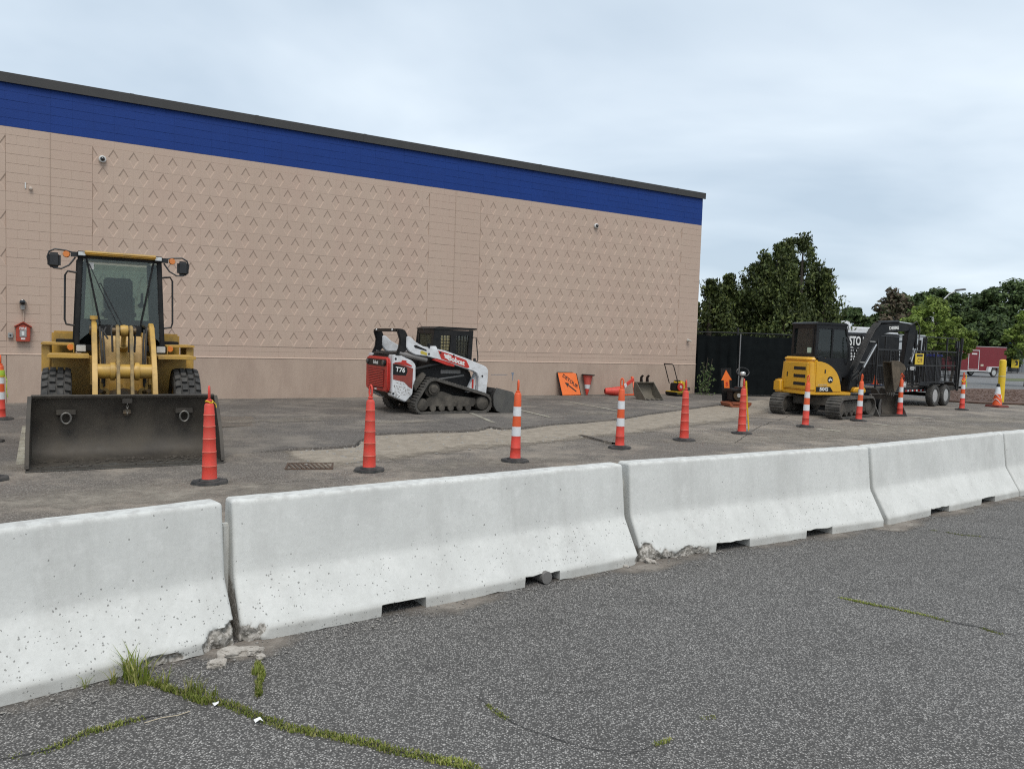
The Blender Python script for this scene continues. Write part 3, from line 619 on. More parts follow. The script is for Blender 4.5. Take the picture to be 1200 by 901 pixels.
def make_barrier(a, b, slots, spalls, label, seed):
    L_ = (b-a).length; yaw = math.atan2(b.y-a.y, b.x-a.x)
    half = [(0,0),(0,.012),(0,.024),(0,.036),(0,.048),(0,.058),(.001,.068),(.006,.078)]
    for i in range(1, 19): t = i/18; half.append((.006+.150*t, .078+.262*t))
    half += [(.166,.36),(.1735,.385)]
    for i in range(1, 10): t = i/9; half.append((.1735+.046*t, .385+.395*t))
    half += [(.2215,.793),(.2265,.803),(.2345,.809),(.246,.811)]
    half = [(y, z*.943) for y, z in half]
    W = .60; prof = half+[(W-y, z) for y, z in half[::-1]]
    n = len(prof); nrm = []
    for i in range(n):
        p0 = Vector(prof[max(i-1, 0)]); p1 = Vector(prof[min(i+1, n-1)]); d = (p1-p0).normalized(); nrm.append(Vector((d.y, -d.x)))   # inward (right-hand of up-going front)
    xs = set(); r_ = .024
    for (sx, rx, rz, dep) in spalls:
        for k in range(int(rx*3/.012)): xs.add(round(sx-rx*1.5+.012*k, 4))
    for k in range(7): s_ = r_*(1-math.cos(math.pi/2*k/6)); xs.add(round(s_, 4)); xs.add(round(L_-s_, 4))
    m_ = int(L_/.03)
    for i in range(1, m_): xs.add(round(L_*i/m_, 4))
    for s0, s1 in slots:
        for s_ in (s0, s1): xs.add(round(s_, 4)); xs.add(round(s_+.004, 4))
    xs = sorted(x for x in xs if 0 <= x <= L_)
    v, f = [], []
    sv = Vector((seed*7.3, 0, 0)); inspall = []
    for x in xs:
        s_ = min(x, L_-x); ins = r_-math.sqrt(max(0, r_*r_-(r_-s_)**2)) if s_ < r_ else 0
        insl = any(s0+.002 < x < s1+.002 for s0, s1 in slots)
        for i, (y, z) in enumerate(prof):
            yy = y+nrm[i].x*ins; zz = z+(nrm[i].y*ins if z > .05 else 0)
            P = Vector((x*1.0, y, z))+sv
            wob = mnoise.noise(P*1.3)*.004+mnoise.noise(P*6)*.0012
            yy += wob*(1 if i < n/2 else -1)
            if z > .745: zz += mnoise.noise(P*9)*.0025+mnoise.noise(P*2)*.003
            hs = 0.0
            if i < n/2:
                for (sx, rx, rz, dep) in spalls:
                    q = math.hypot((x-sx)/rx, (z-.02)/rz)+.34*mnoise.noise(P*9)+.2*mnoise.noise(P*22)
                    if q < 1.0:
                        k = min(1, (1-q)*3.2); hs = max(hs, min(1, (1-q)*4)); yy += dep*k*(.6+.55*mnoise.noise(P*14)+.3*mnoise.noise(P*33)); zz -= .012*k*mnoise.noise(P*30)
            if z < .012: zz += max(0, mnoise.noise(P*5)*.010)+max(0, mnoise.noise(P*17)*.005)
            if insl: zz = max(zz, .073+.01*mnoise.noise(P*12)); 
            v.append((x, yy, zz)); inspall.append(hs)
    for j in range(len(xs)-1):
        for i in range(n-1):
            q = (j*n+i, (j+1)*n+i, (j+1)*n+i+1, j*n+i+1); f.append(q)
        f.append((j*n+n-1, (j+1)*n+n-1, (j+1)*n, j*n))
    f.append(tuple(range(n))[::1]); f.append(tuple(range((len(xs)-1)*n, len(xs)*n))[::-1])
    me = bpy.data.meshes.new('concrete_barrier'); me.from_pydata(v, [], f); me.materials.append(M_bar); at_ = me.attributes.new('spall', 'FLOAT', 'POINT'); at_.data.foreach_set('value', inspall)
    bm = bmesh.new(); bm.from_mesh(me); bmesh.ops.recalc_face_normals(bm, faces=bm.faces); bm.to_mesh(me); bm.free()
    me.polygons.foreach_set('use_smooth', [True]*len(me.polygons)); me.set_sharp_from_angle(angle=R(38))
    o = obj('concrete_barrier', me, None); o.location = (a.x, a.y, .002); o.rotation_euler.z = yaw
    o['shift'] = seed*7.7; o['pits'] = (1.5, .6, .4, .12, .15)[seed-1]
    if seed > 1: MB().box(-.04, .01, .285, .345, .09, .62).build('joint_tongue', M_bar, o, .01)
    return tag(o, label, 'barrier', 'concrete barriers along the lot')
def sl(bi, *px):
    a, b = BARS[bi]; d = (b-a).normalized(); return [((gnd(*p)-a).dot(d), (gnd(*q)-a).dot(d)) for p, q in px]
bl = [(b-a).length for a, b in BARS]
make_barrier(*BARS[0], [(.75, 1.0)], [(bl[0]+.02, .24, .135, .06), (bl[0]-.42, .16, .04, .03)], 'concrete barrier pitted low on its face, with grass growing at its foot', 1)
make_barrier(*BARS[1], sl(1, ((447,723),(500,713)), ((616,689),(657,681))), [(-.01, .15, .095, .05), (bl[1], .05, .05, .02)], 'concrete barrier with chipped corner, two low slots and a pipe end in one slot', 2)
make_barrier(*BARS[2], sl(2, ((842,648),(878,641)), ((945,631),(974,626))), [(.0, .34, .115, .05), (.50, .24, .06, .035)], 'concrete barrier with a long broken grey lower corner beside its joint', 3)
make_barrier(*BARS[3], sl(3, ((1092,605),(1112,600)), ((1152,592),(1168,588.5))), [], 'clean pale concrete barrier with streaked lower face and no broken corners', 4)
make_barrier(*BARS[4], [(.9, 1.2), (2.0, 2.3)], [], 'last concrete barrier of the row, next to the one with streaked lower face', 5)
p = gnd(638, 686); o = MB().lathe([(.045,0),(.045,.25),(.036,.25),(.036,.01)], ax='y', n=14).build('pipe_end', mat('grey_pipe', (.2,.19,.18), .6, .3), None)
o.location = (p.x+.02, p.y+.03, .047); o.rotation_euler.z = R(36); tag(o, 'short grey pipe end lying in a slot under the barrier', 'pipe')
# rubble broken off at the joints
def chunk(p, rx, ry, rz, rot, label, m, seed):
    bm = bmesh.new(); bmesh.ops.create_icosphere(bm, subdivisions=4, radius=1)
    for vv in bm.verts:
        q = vv.co.copy(); k = 1+.55*mnoise.noise(q*1.6+Vector((seed*5, 0, 0)))+.30*mnoise.noise(q*4.5+Vector((seed, 2, 0))); vv.co = Vector((max(-1.0, min(.95, q.x*k))*rx, max(-.9, min(.95, q.y*k))*ry, max(-.66, min(.8, q.z*k))*rz))
    me = bpy.data.meshes.new('concrete_chunk'); bm.to_mesh(me); bm.free(); o = obj('concrete_chunk', me, m); o.location = (p.x, p.y, rz*.55); o.rotation_euler = (rot[0], rot[1], rot[2]); tag(o, label, 'concrete chunk', 'chunks broken off the barriers')
M_chunk = mat('pale_chunk', (.44,.405,.36), .92, col2=(.22,.195,.165), scale=22, amt=.9, bump=.8, bscale=40)
chunk(gnd(277, 768), .10, .05, .028, (.2, .1, .5), 'large pale chunk of broken concrete below the split barrier corner', M_chunk, 1)
chunk(gnd(299, 765), .06, .035, .022, (.1, .2, 1.0), 'wedge of broken concrete beside the large pale chunk, near the grass tuft', M_chunk, 2)
chunk(gnd(254, 781), .05, .035, .025, (.1, .0, .2), 'small flat pale concrete flake next to the large chunk', M_chunk, 3)
chunk(gnd(306, 772), .025, .02, .018, (.3, .0, .7), 'tiny pale concrete crumb by the upright grass tuft', M_chunk, 4)
chunk(gnd(762, 660), .05, .03, .025, (.2, .3, .1), 'pale concrete flake under the long broken barrier corner', M_chunk, 5)
chunk(gnd(733, 665), .025, .02, .015, (.2, .3, .1), 'small concrete crumb below the crack at the barrier end', M_chunk, 6)
# litter
def litter(px, s_, label, rot=.3, name='paper_scrap'):
    p = gnd(*px); mb = MB(); k = 5; v = [(s_*(math.cos(a)*(.7+.5*rnd.random())), s_*.6*(math.sin(a)*(.7+.5*rnd.random())), .004+.02*rnd.random()) for a in [2*math.pi*i/k for i in range(k)]]
    mb.add([(0,0,.018)]+v, [(0, 1+i, 1+(i+1) % k) for i in range(k)]); o = mb.build(name, mat('white_paper', (.75,.74,.72), .8, bump=.1), None, smooth=0); o.location = (p.x, p.y, .004); o.rotation_euler.z = rot; tag(o, label, 'litter')
litter((303,848), .022, 'crumpled white paper scrap beside the long strip of grass'); litter((253,828), .018, 'torn white scrap next to the bright grass tuft', 1.1)
o = MB().tube([(-.09,0,.004),(-.02,.006,.006),(.05,-.003,.004),(.10,.008,.004)], .0018, 6).build('dry_stalk', mat('straw', (.5,.42,.3), .8), None); p = gnd(195, 842); o.location = (p.x, p.y, .002); o.rotation_euler.z = R(35); tag(o, 'dry straw stalk lying across the asphalt near the grass', 'stalk')

# ================================================================== CONES
M_red = mat('cone_red', (.66,.055,.034), .55, col2=(.55,.05,.034), scale=5, amt=.8, dirt=(.30,.085,.06), dirt_amt=.5, dirt_scale=9)
M_or = mat('cone_orange', (.74,.105,.022), .5, col2=(.66,.08,.02), scale=5, amt=.7, dirt=(.34,.10,.05), dirt_amt=.4, dirt_scale=9)
M_refl = mat('reflective_white', (.68,.69,.70), .35, col2=(.55,.56,.57), scale=20, amt=.5)
M_rub = mat('black_rubber', (.018,.018,.018), .75, col2=(.045,.043,.04), scale=7, amt=.8, dirt=(.11,.10,.09), dirt_amt=.5, dirt_scale=5, bump=.2, bscale=40)
def cone_proto(striped):
    t = thing('traffic_cone', 'x', 'traffic cone', group='tall slim cones between barriers and machines')
    mb = MB(); oc = [(.20*math.cos(2*math.pi*k/8+.39)*(1.08), .20*math.sin(2*math.pi*k/8+.39)) for k in range(8)]
    mb.prism(oc, 0, .034, 'z', [(x*.94, y*.94) for x, y in oc]); mb.lathe([(.12,.033),(.105,.052),(.088,.056)], n=16); mb.build('base', M_rub, t, .006)
    prof = []
    M_ring = mat('cone_ring_edge', (.80,.22,.15), .5)
    if not striped:
        zs = [.04,.20,.36,.51,.65,.78]; r0 = [.083,.078,.073,.067,.062,.057]
        for i, (z, r_) in enumerate(zip(zs, r0)):
            z1 = zs[i+1] if i < 5 else .89; r1 = (r0[i+1] if i < 5 else .051)+.0015
            prof += [(r_+.003, z), (r_+.003, z+.012), (r_, z+.018), (r1, z1-.004)]
        prof += [(.046,.905),(.036,.915),(.02,.925)]
        body = MB().lathe(prof, n=24).build('body', M_red, t, smooth=50); hm = M_red; hz = .90
        for z, r_ in zip(zs[1:], r0[1:]): MB().lathe([(r_+.0034,z-.001),(r_+.0055,z+.002),(r_+.0034,z+.006)], n=24, cap=False).build('ring', M_ring, t)
    else:
        body = MB().lathe([(.082,.04),(.082,.055),(.077,.062),(.072,.19),(.075,.195),(.075,.205),(.070,.212),(.066,.369)], n=24).build('body', M_red, t, smooth=50)
        MB().lathe([(.0655,.36),(.062,.51),(.058,.66),(.0545,.80),(.049,.965),(.04,.985),(.02,.995)], n=24).build('upper_body', M_or, t, smooth=50)
        for z0, z1 in ((.37,.505), (.655,.79)):
            rr = lambda z: .0665-(z-.36)*.0262+.0012
            MB().lathe([(rr(z0),z0),(rr(z1),z1)], n=24, cap=False).build('reflective_collar', M_refl, t)
        hm = M_or; hz = .96
    top = [(0, .026*math.cos(a), hz+.125+.075*math.sin(a)) for a in [math.pi*(-.5)+2*math.pi*k/16 for k in range(16)]]
    h = MB(); h.tube(top, .0125, 8, True); h.cyl((0,0,hz-.02), (0,0,hz+.062), .03, .02, 12); h.lathe([(.026,hz+.03),(.034,hz+.036),(.034,hz+.05),(.024,hz+.056)], n=12); h.build('handle', hm, t, smooth=50)
    return t
cp, cs = cone_proto(False), cone_proto(True); used = {0: False, 1: False}
def place_cone(px, striped, label, rz=0.0, z=.004, tilt=(0, 0)):
    src = cs if striped else cp; o = copy_tree(src) if used[striped] else src; used[striped] = True
    p = gnd(*px); o.location = (p.x, p.y, z); o.rotation_euler = (tilt[0], tilt[1], rz); o['label'] = label; return o
c245 = place_cone((245.5,566.5), 0, 'plain red cone standing in front of the yellow loader bucket edge', .3, tilt=(.0, -.012))
place_cone((432.5,552), 0, 'plain red cone on the sand near the storm drain, nearest the drain grate', .9)
place_cone((603.5,541), 1, 'striped cone on the sand strip in line with the white loader bucket', .2, tilt=(0, .012))
place_cone((726,525.5), 1, 'striped cone beside the raised broken pavement edge', 1.2)
place_cone((801.5,516.5), 0, 'plain red cone in line with the yellow plate compactor', .1, tilt=(.01, -.01))
c = place_cone((869,508.5), 0, 'plain red cone with yellow tape hanging down, in front of the rusty compactor', .0)
MB().add([(.02,-.01,1.06),(.05,-.02,1.07),(.10,.02,.62),(.07,.03,.60),(.17,.05,.10),(.15,.05,.05),(.02,-.013,1.06),(.05,-.023,1.07),(.10,.017,.62),(.07,.027,.60),(.17,.047,.10),(.15,.047,.05)], [(0,1,2,3),(3,2,4,5),(9,8,7,6),(11,10,8,9),(0,6,7,1),(1,7,8,2),(2,8,10,4),(5,11,9,3),(3,9,6,0)]).build('caution_tape', mat('yellow_tape', (.68,.45,.02), .5), c, smooth=0)
place_cone((943.5,500.5), 1, 'striped cone in front of the yellow excavator counterweight', .5, tilt=(.0, .02))
place_cone((1006,493.5), 1, 'striped cone in front of the excavator track end', .2, tilt=(0, .03))
place_cone((1054,487.5), 1, 'striped cone standing at the loose grading bucket', 1.1, .006)
c = place_cone((1127,480.5), 1, 'striped cone with yellow tape near the black trailer wheels', .4, .006)
M_tape = mat('yellow_tape', (.68,.45,.02), .5)
M_lime = mat('lime_tape', (.42,.60,.06), .5)
tp = MB(); tp.tube([(.05*math.cos(a), .05*math.sin(a), .90+.03*math.sin(3*a)) for a in [2*math.pi*k/12 for k in range(12)]], .016, 6, True); tp.tube([(.045,-.02,.93),(.075,-.03,1.02),(.06,-.02,1.1)], .014, 6); tp.build('caution_tape', M_tape, c); MB().tube([(.05,-.02,.94),(.085,-.03,.86),(.10,-.03,.72)], .012, 6).build('caution_tape', M_lime, c)
c = place_cone((1,492), 1, 'striped cone wrapped in green and yellow tape close to the wall under the fire box', .5)
tp = MB(); tp.lathe([(.064,.80),(.068,.84),(.062,.90)], n=16); tp.tube([(.06,0,.84),(.10,-.02,.7),(.085,-.02,.55),(.11,0,.4)], .006, 5); tp.build('caution_tape', M_lime, c); MB().lathe([(.0655,.775),(.0665,.80)], n=16).build('caution_tape', M_tape, c)
place_cone((-14,518.5), 0, 'plain red cone at the left of the loader, second from the wall', .3); place_cone((-14,563), 0, 'plain red cone at the left of the loader bucket, third from the wall', .6)
MB().tube([(.04*math.cos(a), .04*math.sin(a), .93+.012*math.sin(2*a)) for a in [2*math.pi*k/10 for k in range(10)]], .008, 5, True).build('caution_tape', mat('yellow_tape', (.68,.45,.02), .5), c245); MB().tube([(.04,0,.93),(.07,.01,.90),(.075,.01,.86)], .005, 5).build('caution_tape', mat('yellow_tape', (.68,.45,.02), .5), c245)

# ================================================================== helpers for machines
def disc_wheel(parent, c, r, rim_r, y0, y1, m_t, m_r, lugs=0, rows_=2, lug_h=.03, lug_w=None, hub=True, out_side=-1):
    t = bpy.data.objects.new('wheel', None); C.objects.link(t); t.parent = parent; t.location = c
    wd = y1-y0; mb = MB(); rr = r-lug_h
    mb.lathe([(rim_r, y0+.02),(rim_r+.03, y0),(rr*.9, y0),(rr*.975, y0+.03),(rr, y0+.07*wd/.36),(rr, y1-.07*wd/.36),(rr*.975, y1-.03),(rr*.9, y1),(rim_r+.03, y1),(rim_r, y1-.02)], ax='y', n=36, cap=False)
    if lugs:
        lw = wd/rows_
        for k in range(lugs):
            for j in range(rows_):
                a = 2*math.pi*(k+(.5 if j % 2 else 0)+.0)/lugs; ln = 2*math.pi*r/lugs*.66; ya = y0+lw*j+.012; yb = y0+lw*(j+1)-.012
                ca, sa = math.cos(a), math.sin(a); v = []
                for hh, sh in ((rr-.01, 1.0), (r, .86)):
                    for (tx, yy) in ((-1, ya), (1, ya), (1, yb), (-1, yb)):
                        tt = tx*ln/2*sh; edge = (yy < y0+.05 or yy > y1-.05); h2 = hh-(.02 if edge and hh == r else 0)
                        v.append((ca*h2-sa*tt, yy, sa*h2+ca*tt))
                mb.add(v, [(0,3,2,1),(4,5,6,7),(0,1,5,4),(1,2,6,5),(2,3,7,6),(3,0,4,7)])
    mb.build('tyre', m_t, t, smooth=30)
    mb = MB(); mb.lathe([(rim_r+.004, y0+.025),(rim_r-.02, y0+.03),(rim_r-.035, y0+.07),(rim_r*.55, y0+.085),(rim_r*.5, y0+.05),(rim_r*.2, y0+.04)], ax='y', n=28)
    mb.lathe([(rim_r+.004, y1-.025),(rim_r-.02, y1-.03),(rim_r-.035, y1-.07),(rim_r*.55, y1-.085),(rim_r*.5, y1-.05),(rim_r*.2, y1-.04)], ax='y', n=28)
    mb.build('rim', m_r, t)
    return t
def track_belt(parent, circles, y0, y1, th, m, step=.075, lug_h=.022, lug_frac=.55):
    outer = hull(circles); mb = MB(); P = resample(outer, .04); n = len(P)
    v = []
    for p, d in P:
        nn_ = Vector((d.y, -d.x)); q = p-nn_*th
        v += [(p.x, y0, p.y), (p.x, y1, p.y), (q.x, y1, q.y), (q.x, y0, q.y)]
    f = []
    for i in range(n):
        j = (i+1) % n
        for k in range(4): f.append((i*4+k, j*4+k, j*4+(k+1) % 4, i*4+(k+1) % 4))
    mb.add(v, f)
    for p, d in resample(outer, step):
        nn_ = Vector((d.y, -d.x)); a = p-d*step*lug_frac/2-nn_*.004; b = p+d*step*lug_frac/2-nn_*.004; a2 = p-d*step*lug_frac*.36+nn_*lug_h; b2 = p+d*step*lug_frac*.36+nn_*lug_h
        mb.add([(a.x,y0+.005,a.y),(b.x,y0+.005,b.y),(b2.x,y0+.012,b2.y),(a2.x,y0+.012,a2.y),(a.x,y1-.005,a.y),(b.x,y1-.005,b.y),(b2.x,y1-.012,b2.y),(a2.x,y1-.012,a2.y)], [(0,1,2,3),(7,6,5,4),(0,4,5,1),(1,5,6,2),(2,6,7,3),(3,7,4,0)])
    return mb.build('track_belt', m, parent, smooth=30)
def pane(parent, pts, m, name='window_pane'):
    """thin glass sheet with real thickness through 3D corner points"""
    P = [Vector(p) for p in pts]; n_ = (P[1]-P[0]).cross(P[2]-P[0]).normalized()*.003; k = len(P)
    return MB().add([p-n_ for p in P]+[p+n_ for p in P], [tuple(range(k))[::-1], tuple(range(k, 2*k))]+[(i, (i+1) % k, k+(i+1) % k, k+i) for i in range(k)]).build(name, m, parent, smooth=0)

# ================================================================== WHEEL LOADER
M_cat = mat('loader_yellow', (.50,.30,.055), .42, col2=(.40,.235,.048), scale=3, amt=.8, dirt=(.15,.11,.06), dirt_amt=.55, dirt_scale=3.5, spec=.5, bump=.04, bscale=20)
M_catd = mat('greasy_yellow', (.36,.23,.06), .5, col2=(.12,.085,.04), scale=6, amt=.9, dirt=(.06,.05,.035), dirt_amt=.7, dirt_scale=5)
M_grease = mat('greasy_steel', (.05,.042,.032), .5, .5, (.15,.10,.05), 9, .8, .15, 40)
M_chrome = mat('cylinder_rod', (.55,.55,.54), .22, .9, (.4,.38,.35), 10, .6)
M_tyre = mat('tyre_rubber', (.026,.025,.024), .82, col2=(.055,.052,.048), scale=9, amt=.9, dirt=(.13,.12,.105), dirt_amt=.6, dirt_scale=6, bump=.2, bscale=50)
M_steel = mat('worn_bucket_steel', (.036,.031,.026), .6, .3, (.075,.064,.05), 2.2, .9, .12, 25, dirt=(.105,.09,.07), dirt_amt=.6, dirt_scale=1.8)
M_edge = mat('scraped_edge', (.20,.19,.17), .4, .7, (.10,.09,.08), 14, .8, .2, 40)
M_amber = mat('amber_lens', (.65,.19,.02), .2, coat=.5); M_redlens = mat('red_lens', (.5,.02,.015), .2, coat=.5); M_clear = mat('lamp_lens', (.50,.50,.48), .18, .3, (.7,.7,.68), 30, .6, coat=.5)
G_loader = glass('loader_glass', (.68,.77,.74), .05); G_dark = glass('dark_glass', (.56,.70,.66), .08)
LD = thing('wheel_loader', 'yellow wheel loader with wide dark bucket lowered, parked facing the barriers', 'wheel loader', (-5.597, 11.032, .012), R(-60.5))
for s_ in (1, -1):
    for x in (0, -2.35):
        yy = (.64, 1.0) if s_ > 0 else (-1.0, -.64)
        wb = disc_wheel(LD, (x, 0, .575), .575, .30, yy[0], yy[1], M_tyre, M_cat, 26, 4, .035)
        if x == 0 or True: wb['label'] = 'front wheel with block tread' if x == 0 else 'rear wheel with block tread'
mb = MB(); mb.box(-.16,.16,-.66,.66,.42,.74); mb.lathe([(.26,-.2),(.3,0),(.26,.2)], (0,0,.58), 'y', 16); mb.build('front_axle', M_grease, LD, .02); MB().box(-2.5,-2.2,-.66,.66,.42,.74).build('rear_axle', M_grease, LD, .02)
mb = MB(); mb.prism([(-.65,.45),(.25,.45),(.35,.75),(.15,1.25),(-.12,1.66),(-.45,1.66),(-.62,1.2)], -.30, -.255); mb.prism([(-.65,.45),(.25,.45),(.35,.75),(.15,1.25),(-.12,1.66),(-.45,1.66),(-.62,1.2)], .255, .30); mb.build('tower_plate', M_cat, LD, .01)
mb = MB(); mb.prism([(-.6,.6),(.1,.6),(.06,1.0),(-.02,1.30),(-.22,1.60),(-.6,1.6)], -.255, .255); mb.build('front_frame', M_cat, LD, .012)
mb = MB(); mb.box(.075,.09,-.18,-.02,.72,.93); mb.box(.075,.09,.03,.19,.72,.93); mb.build('access_cover', M_cat, LD, .004)
mb = MB(); mb.prism([(-.9,.5),(-.5,.5),(-.5,1.0),(-.9,1.0)], -.22, .22); mb.prism([(-3.3,.55),(-.85,.55),(-.85,1.1),(-3.3,1.1)], -.45, .45); mb.build('rear_frame', M_grease, LD, .02)
for s_ in (1, -1):
    MB().prism([(-.6,1.30),(.34,1.30),(.36,1.335),(-.6,1.335)], *sorted((s_*.43, s_*.93))).build('fender', M_cat, LD, .008)
    MB().prism([(.33,1.29),(.36,1.29),(.36,1.337),(.33,1.337)], *sorted((s_*.43, s_*.93))).build('fender_lip', M_cat, LD, .004)
    MB().box(-.62,-.56,*sorted((s_*.36, s_*.90)),.72,1.30).build('fender_support', M_cat, LD, .008)
    MB().box(-.56,.0,*sorted((s_*.33, s_*.42)),.9,1.3).build('lamp_bracket', M_cat, LD, .008)
    # lift arm
    MB().prism([(-.36,1.60),(-.30,1.76),(-.12,1.80),(.05,1.74),(.36,1.46),(.62,1.08),(.88,.52),(.885,.32),(.82,.24),(.72,.30),(.62,.58),(.40,1.05),(.18,1.34),(-.18,1.52)], *sorted((s_*.335, s_*.40))).build('lift_arm', M_cat, LD, .008)
    mb = MB(); mb.lathe([(.075,-.055),(.075,.055)], (-.2,s_*.37,1.68), 'y', 18); mb.lathe([(.07,-.06),(.07,.06)], (.82,s_*.37,.33), 'y', 18); mb.build('arm_boss', M_grease, LD, .006)
    MB().cyl((-.35,s_*.2,.75), (.30,s_*.24,.82), .06, n=14).build('lift_cylinder', M_cat, LD); MB().cyl((.25,s_*.24,.81), (.46,s_*.30,.85), .03, n=12).build('lift_rod', M_grease, LD)
    MB().tube([(.0,s_*.30,1.72),(.12,s_*.29,1.55),(.25,s_*.27,1.25),(.3,s_*.27,.95)], .014, 8).build('hydraulic_hose', M_rub, LD); MB().tube([(.02,s_*.27,1.70),(.14,s_*.25,1.5),(.27,s_*.24,1.2),(.33,s_*.25,.9)], .013, 8).build('hydraulic_hose', M_rub, LD)
    # side step box, tank and lamps
    MB().prism([(-1.55,1.04),(-.72,1.04),(-.72,1.44),(-1.55,1.44)], *sorted((s_*.92, s_*1.03))).build('side_panel', M_cat, LD, .012)
    MB().prism([(-1.55,1.44),(-.66,1.44),(-.66,1.475),(-1.55,1.475)], *sorted((s_*.62, s_*1.035))).build('platform', M_cat, LD, .006)
    MB().box(-2.5,-1.75,*sorted((s_*.60, s_*.93)),1.2,1.64).build('tank_box', M_cat, LD, .03)
    MB().box(-1.7,-1.2,*sorted((s_*.62, s_*.86)),1.47,1.52).build('step_mat', M_blackp, LD, .005)
    t = bpy.data.objects.new('headlamp', None); C.objects.link(t); t.parent = LD
    MB().box(-.50,-.40,*sorted((s_*.455, s_*.60)),1.345,1.47).build('lamp_body', M_blackp, t, .015); MB().box(-.402,-.388,*sorted((s_*.468, s_*.588)),1.362,1.455).build('lens', M_clear, t, .006)
    MB().lathe([(.045,-.03),(.048,.0),(.04,.025)], (-.46, s_*.66, 1.42), 'x', 14).build('turn_signal', M_amber, LD); MB().box(-.5,-.42,*sorted((s_*.615, s_*.625)),1.345,1.47).build('lamp_guard', M_cat, LD)
    # cab posts, rails, mirrors, roof lamps
    o_ = s_
    MB().bar((-.86,o_*.585,1.42), (-.88,o_*.535,2.78), .07, .07).build('corner_post', M_blackp, LD, .012)
    MB().bar((-2.05,o_*.57,1.42), (-2.0,o_*.51,2.78), .14, .14).build('rear_post', M_blackp, LD, .012)
    MB().box(-2.02,-.9,*sorted((o_*.555, o_*.595)),1.45,1.72).build('door_panel', M_blackp, LD, .006)
    MB().bar((-1.5,o_*.60,1.42), (-1.48,o_*.545,2.76), .09, .07).build('door_post', M_blackp, LD, .01)
    MB().bar((-.845,o_*.275,1.76), (-.845,o_*.455,2.74), .028, .028).build('windshield_post', M_blackp, LD, .005)
    pane(LD, [(-.855,o_*.29,1.76),(-.855,o_*.56,1.5),(-.872,o_*.515,2.74),(-.862,o_*.46,2.74)], G_loader)
    pane(LD, [(-.9,o_*.585,1.55),(-1.48,o_*.60,1.55),(-1.46,o_*.548,2.74),(-.9,o_*.54,2.74)], G_loader)
    pane(LD, [(-1.52,o_*.60,1.55),(-2.02,o_*.60,1.55),(-1.98,o_*.545,2.74),(-1.5,o_*.55,2.74)], G_loader)
    MB().tube([(-.95,o_*.56,2.52),(-.95,o_*.70,2.54),(-.95,o_*.735,2.48),(-.95,o_*.74,1.82),(-.95,o_*.72,1.75),(-.95,o_*.60,1.73)], .014, 8).build('grab_rail', M_black, LD)
    t = bpy.data.objects.new('mirror', None); C.objects.link(t); t.parent = LD
    MB().box(-.84,-.76,*sorted((o_*.785, o_*.955)),2.57,2.79).build('mirror_head', M_black, t, .035, 3)
    mb = MB(); mb.tube([(-.84,o_*.60,2.80),(-.82,o_*.72,2.83),(-.80,o_*.86,2.84),(-.80,o_*.93,2.80),(-.80,o_*.955,2.72)], .012, 8); mb.tube([(-.84,o_*.60,2.74),(-.82,o_*.68,2.62),(-.80,o_*.78,2.56),(-.80,o_*.87,2.565),(-.80,o_*.93,2.60),(-.80,o_*.955,2.72)], .012, 8); mb.bar((-.84,o_*.54,2.785), (-.84,o_*.66,2.785), .06, .07); mb.build('mirror_bracket', M_black, t)
    t = bpy.data.objects.new('work_lamp', None); C.objects.link(t); t.parent = LD
    MB().box(-.84,-.74,*sorted((o_*.455, o_*.575)),2.755,2.835).build('lamp_body', M_blackp, t, .012); MB().box(-.742,-.732,*sorted((o_*.468, o_*.562)),2.768,2.822).build('lens', M_clear, t, .004)
    MB().lathe([(.045,-.03),(.05,0),(.04,.03)], (-.79, o_*.715, 2.775), 'x', 16).build('beacon', M_amber, LD)
mb = MB(); mb.prism([(-2.15,2.78),(-.72,2.78),(-.70,2.815),(-.80,2.85),(-2.1,2.88)], -.50, .50); mb.build('cab_roof', M_cat, LD, .02)
mb = MB(); mb.box(-2.08,-.86,-.6,.6,1.36,1.45); mb.prism([(-.9,1.45),(-.83,1.45),(-.83,1.76),(-.9,1.76)], -.29, .29); mb.box(-2.08,-1.98,-.58,.58,1.45,1.85); mb.build('cab_floor', M_blackp, LD, .01)
MB().box(-.9,-.84,-.57,.57,2.735,2.78).build('windshield_header', M_blackp, LD)
pane(LD, [(-.85,-.275,1.76),(-.85,.275,1.76),(-.85,.455,2.74),(-.85,-.455,2.74)], G_loader, 'windshield')
pane(LD, [(-2.0,-.56,1.85),(-2.0,.56,1.85),(-2.0,.53,2.74),(-2.0,-.53,2.74)], G_loader, 'rear_window')
M_seat = mat('seat_fabric', (.035,.038,.042), .8, col2=(.06,.063,.067), scale=12, amt=.6, bump=.3)
sx_ = -1.62
st = bpy.data.objects.new('seat', None); C.objects.link(st); st.parent = LD
MB().prism([(sx_-.08,2.0),(sx_+.03,2.0),(sx_-.03,2.52),(sx_-.12,2.52)], -.21, .21).build('backrest', M_seat, st, .03, 3); MB().box(sx_-.05,sx_+.45,-.24,.24,1.86,2.0).build('cushion', M_seat, st, .04, 3); MB().box(sx_,sx_+.35,-.15,.15,1.45,1.86).build('pedestal', M_blackp, st); MB().box(sx_+.02,sx_+.4,.28,.36,2.05,2.13).build('armrest', M_seat, st, .02); MB().cyl((sx_+.36,.32,2.1), (sx_+.38,.32,2.28), .02, n=8).build('joystick', M_black, st)
mb = MB(); mb.cyl((-1.0,0,1.45), (-1.18,0,2.02), .04, n=10); mb.tube([(-1.2+.07*math.sin(a), .18*math.cos(a), 2.03+.16*math.sin(a)*.6) for a in [2*math.pi*k/18 for k in range(18)]], .014, 6, True); mb.build('steering_wheel', M_black, LD)
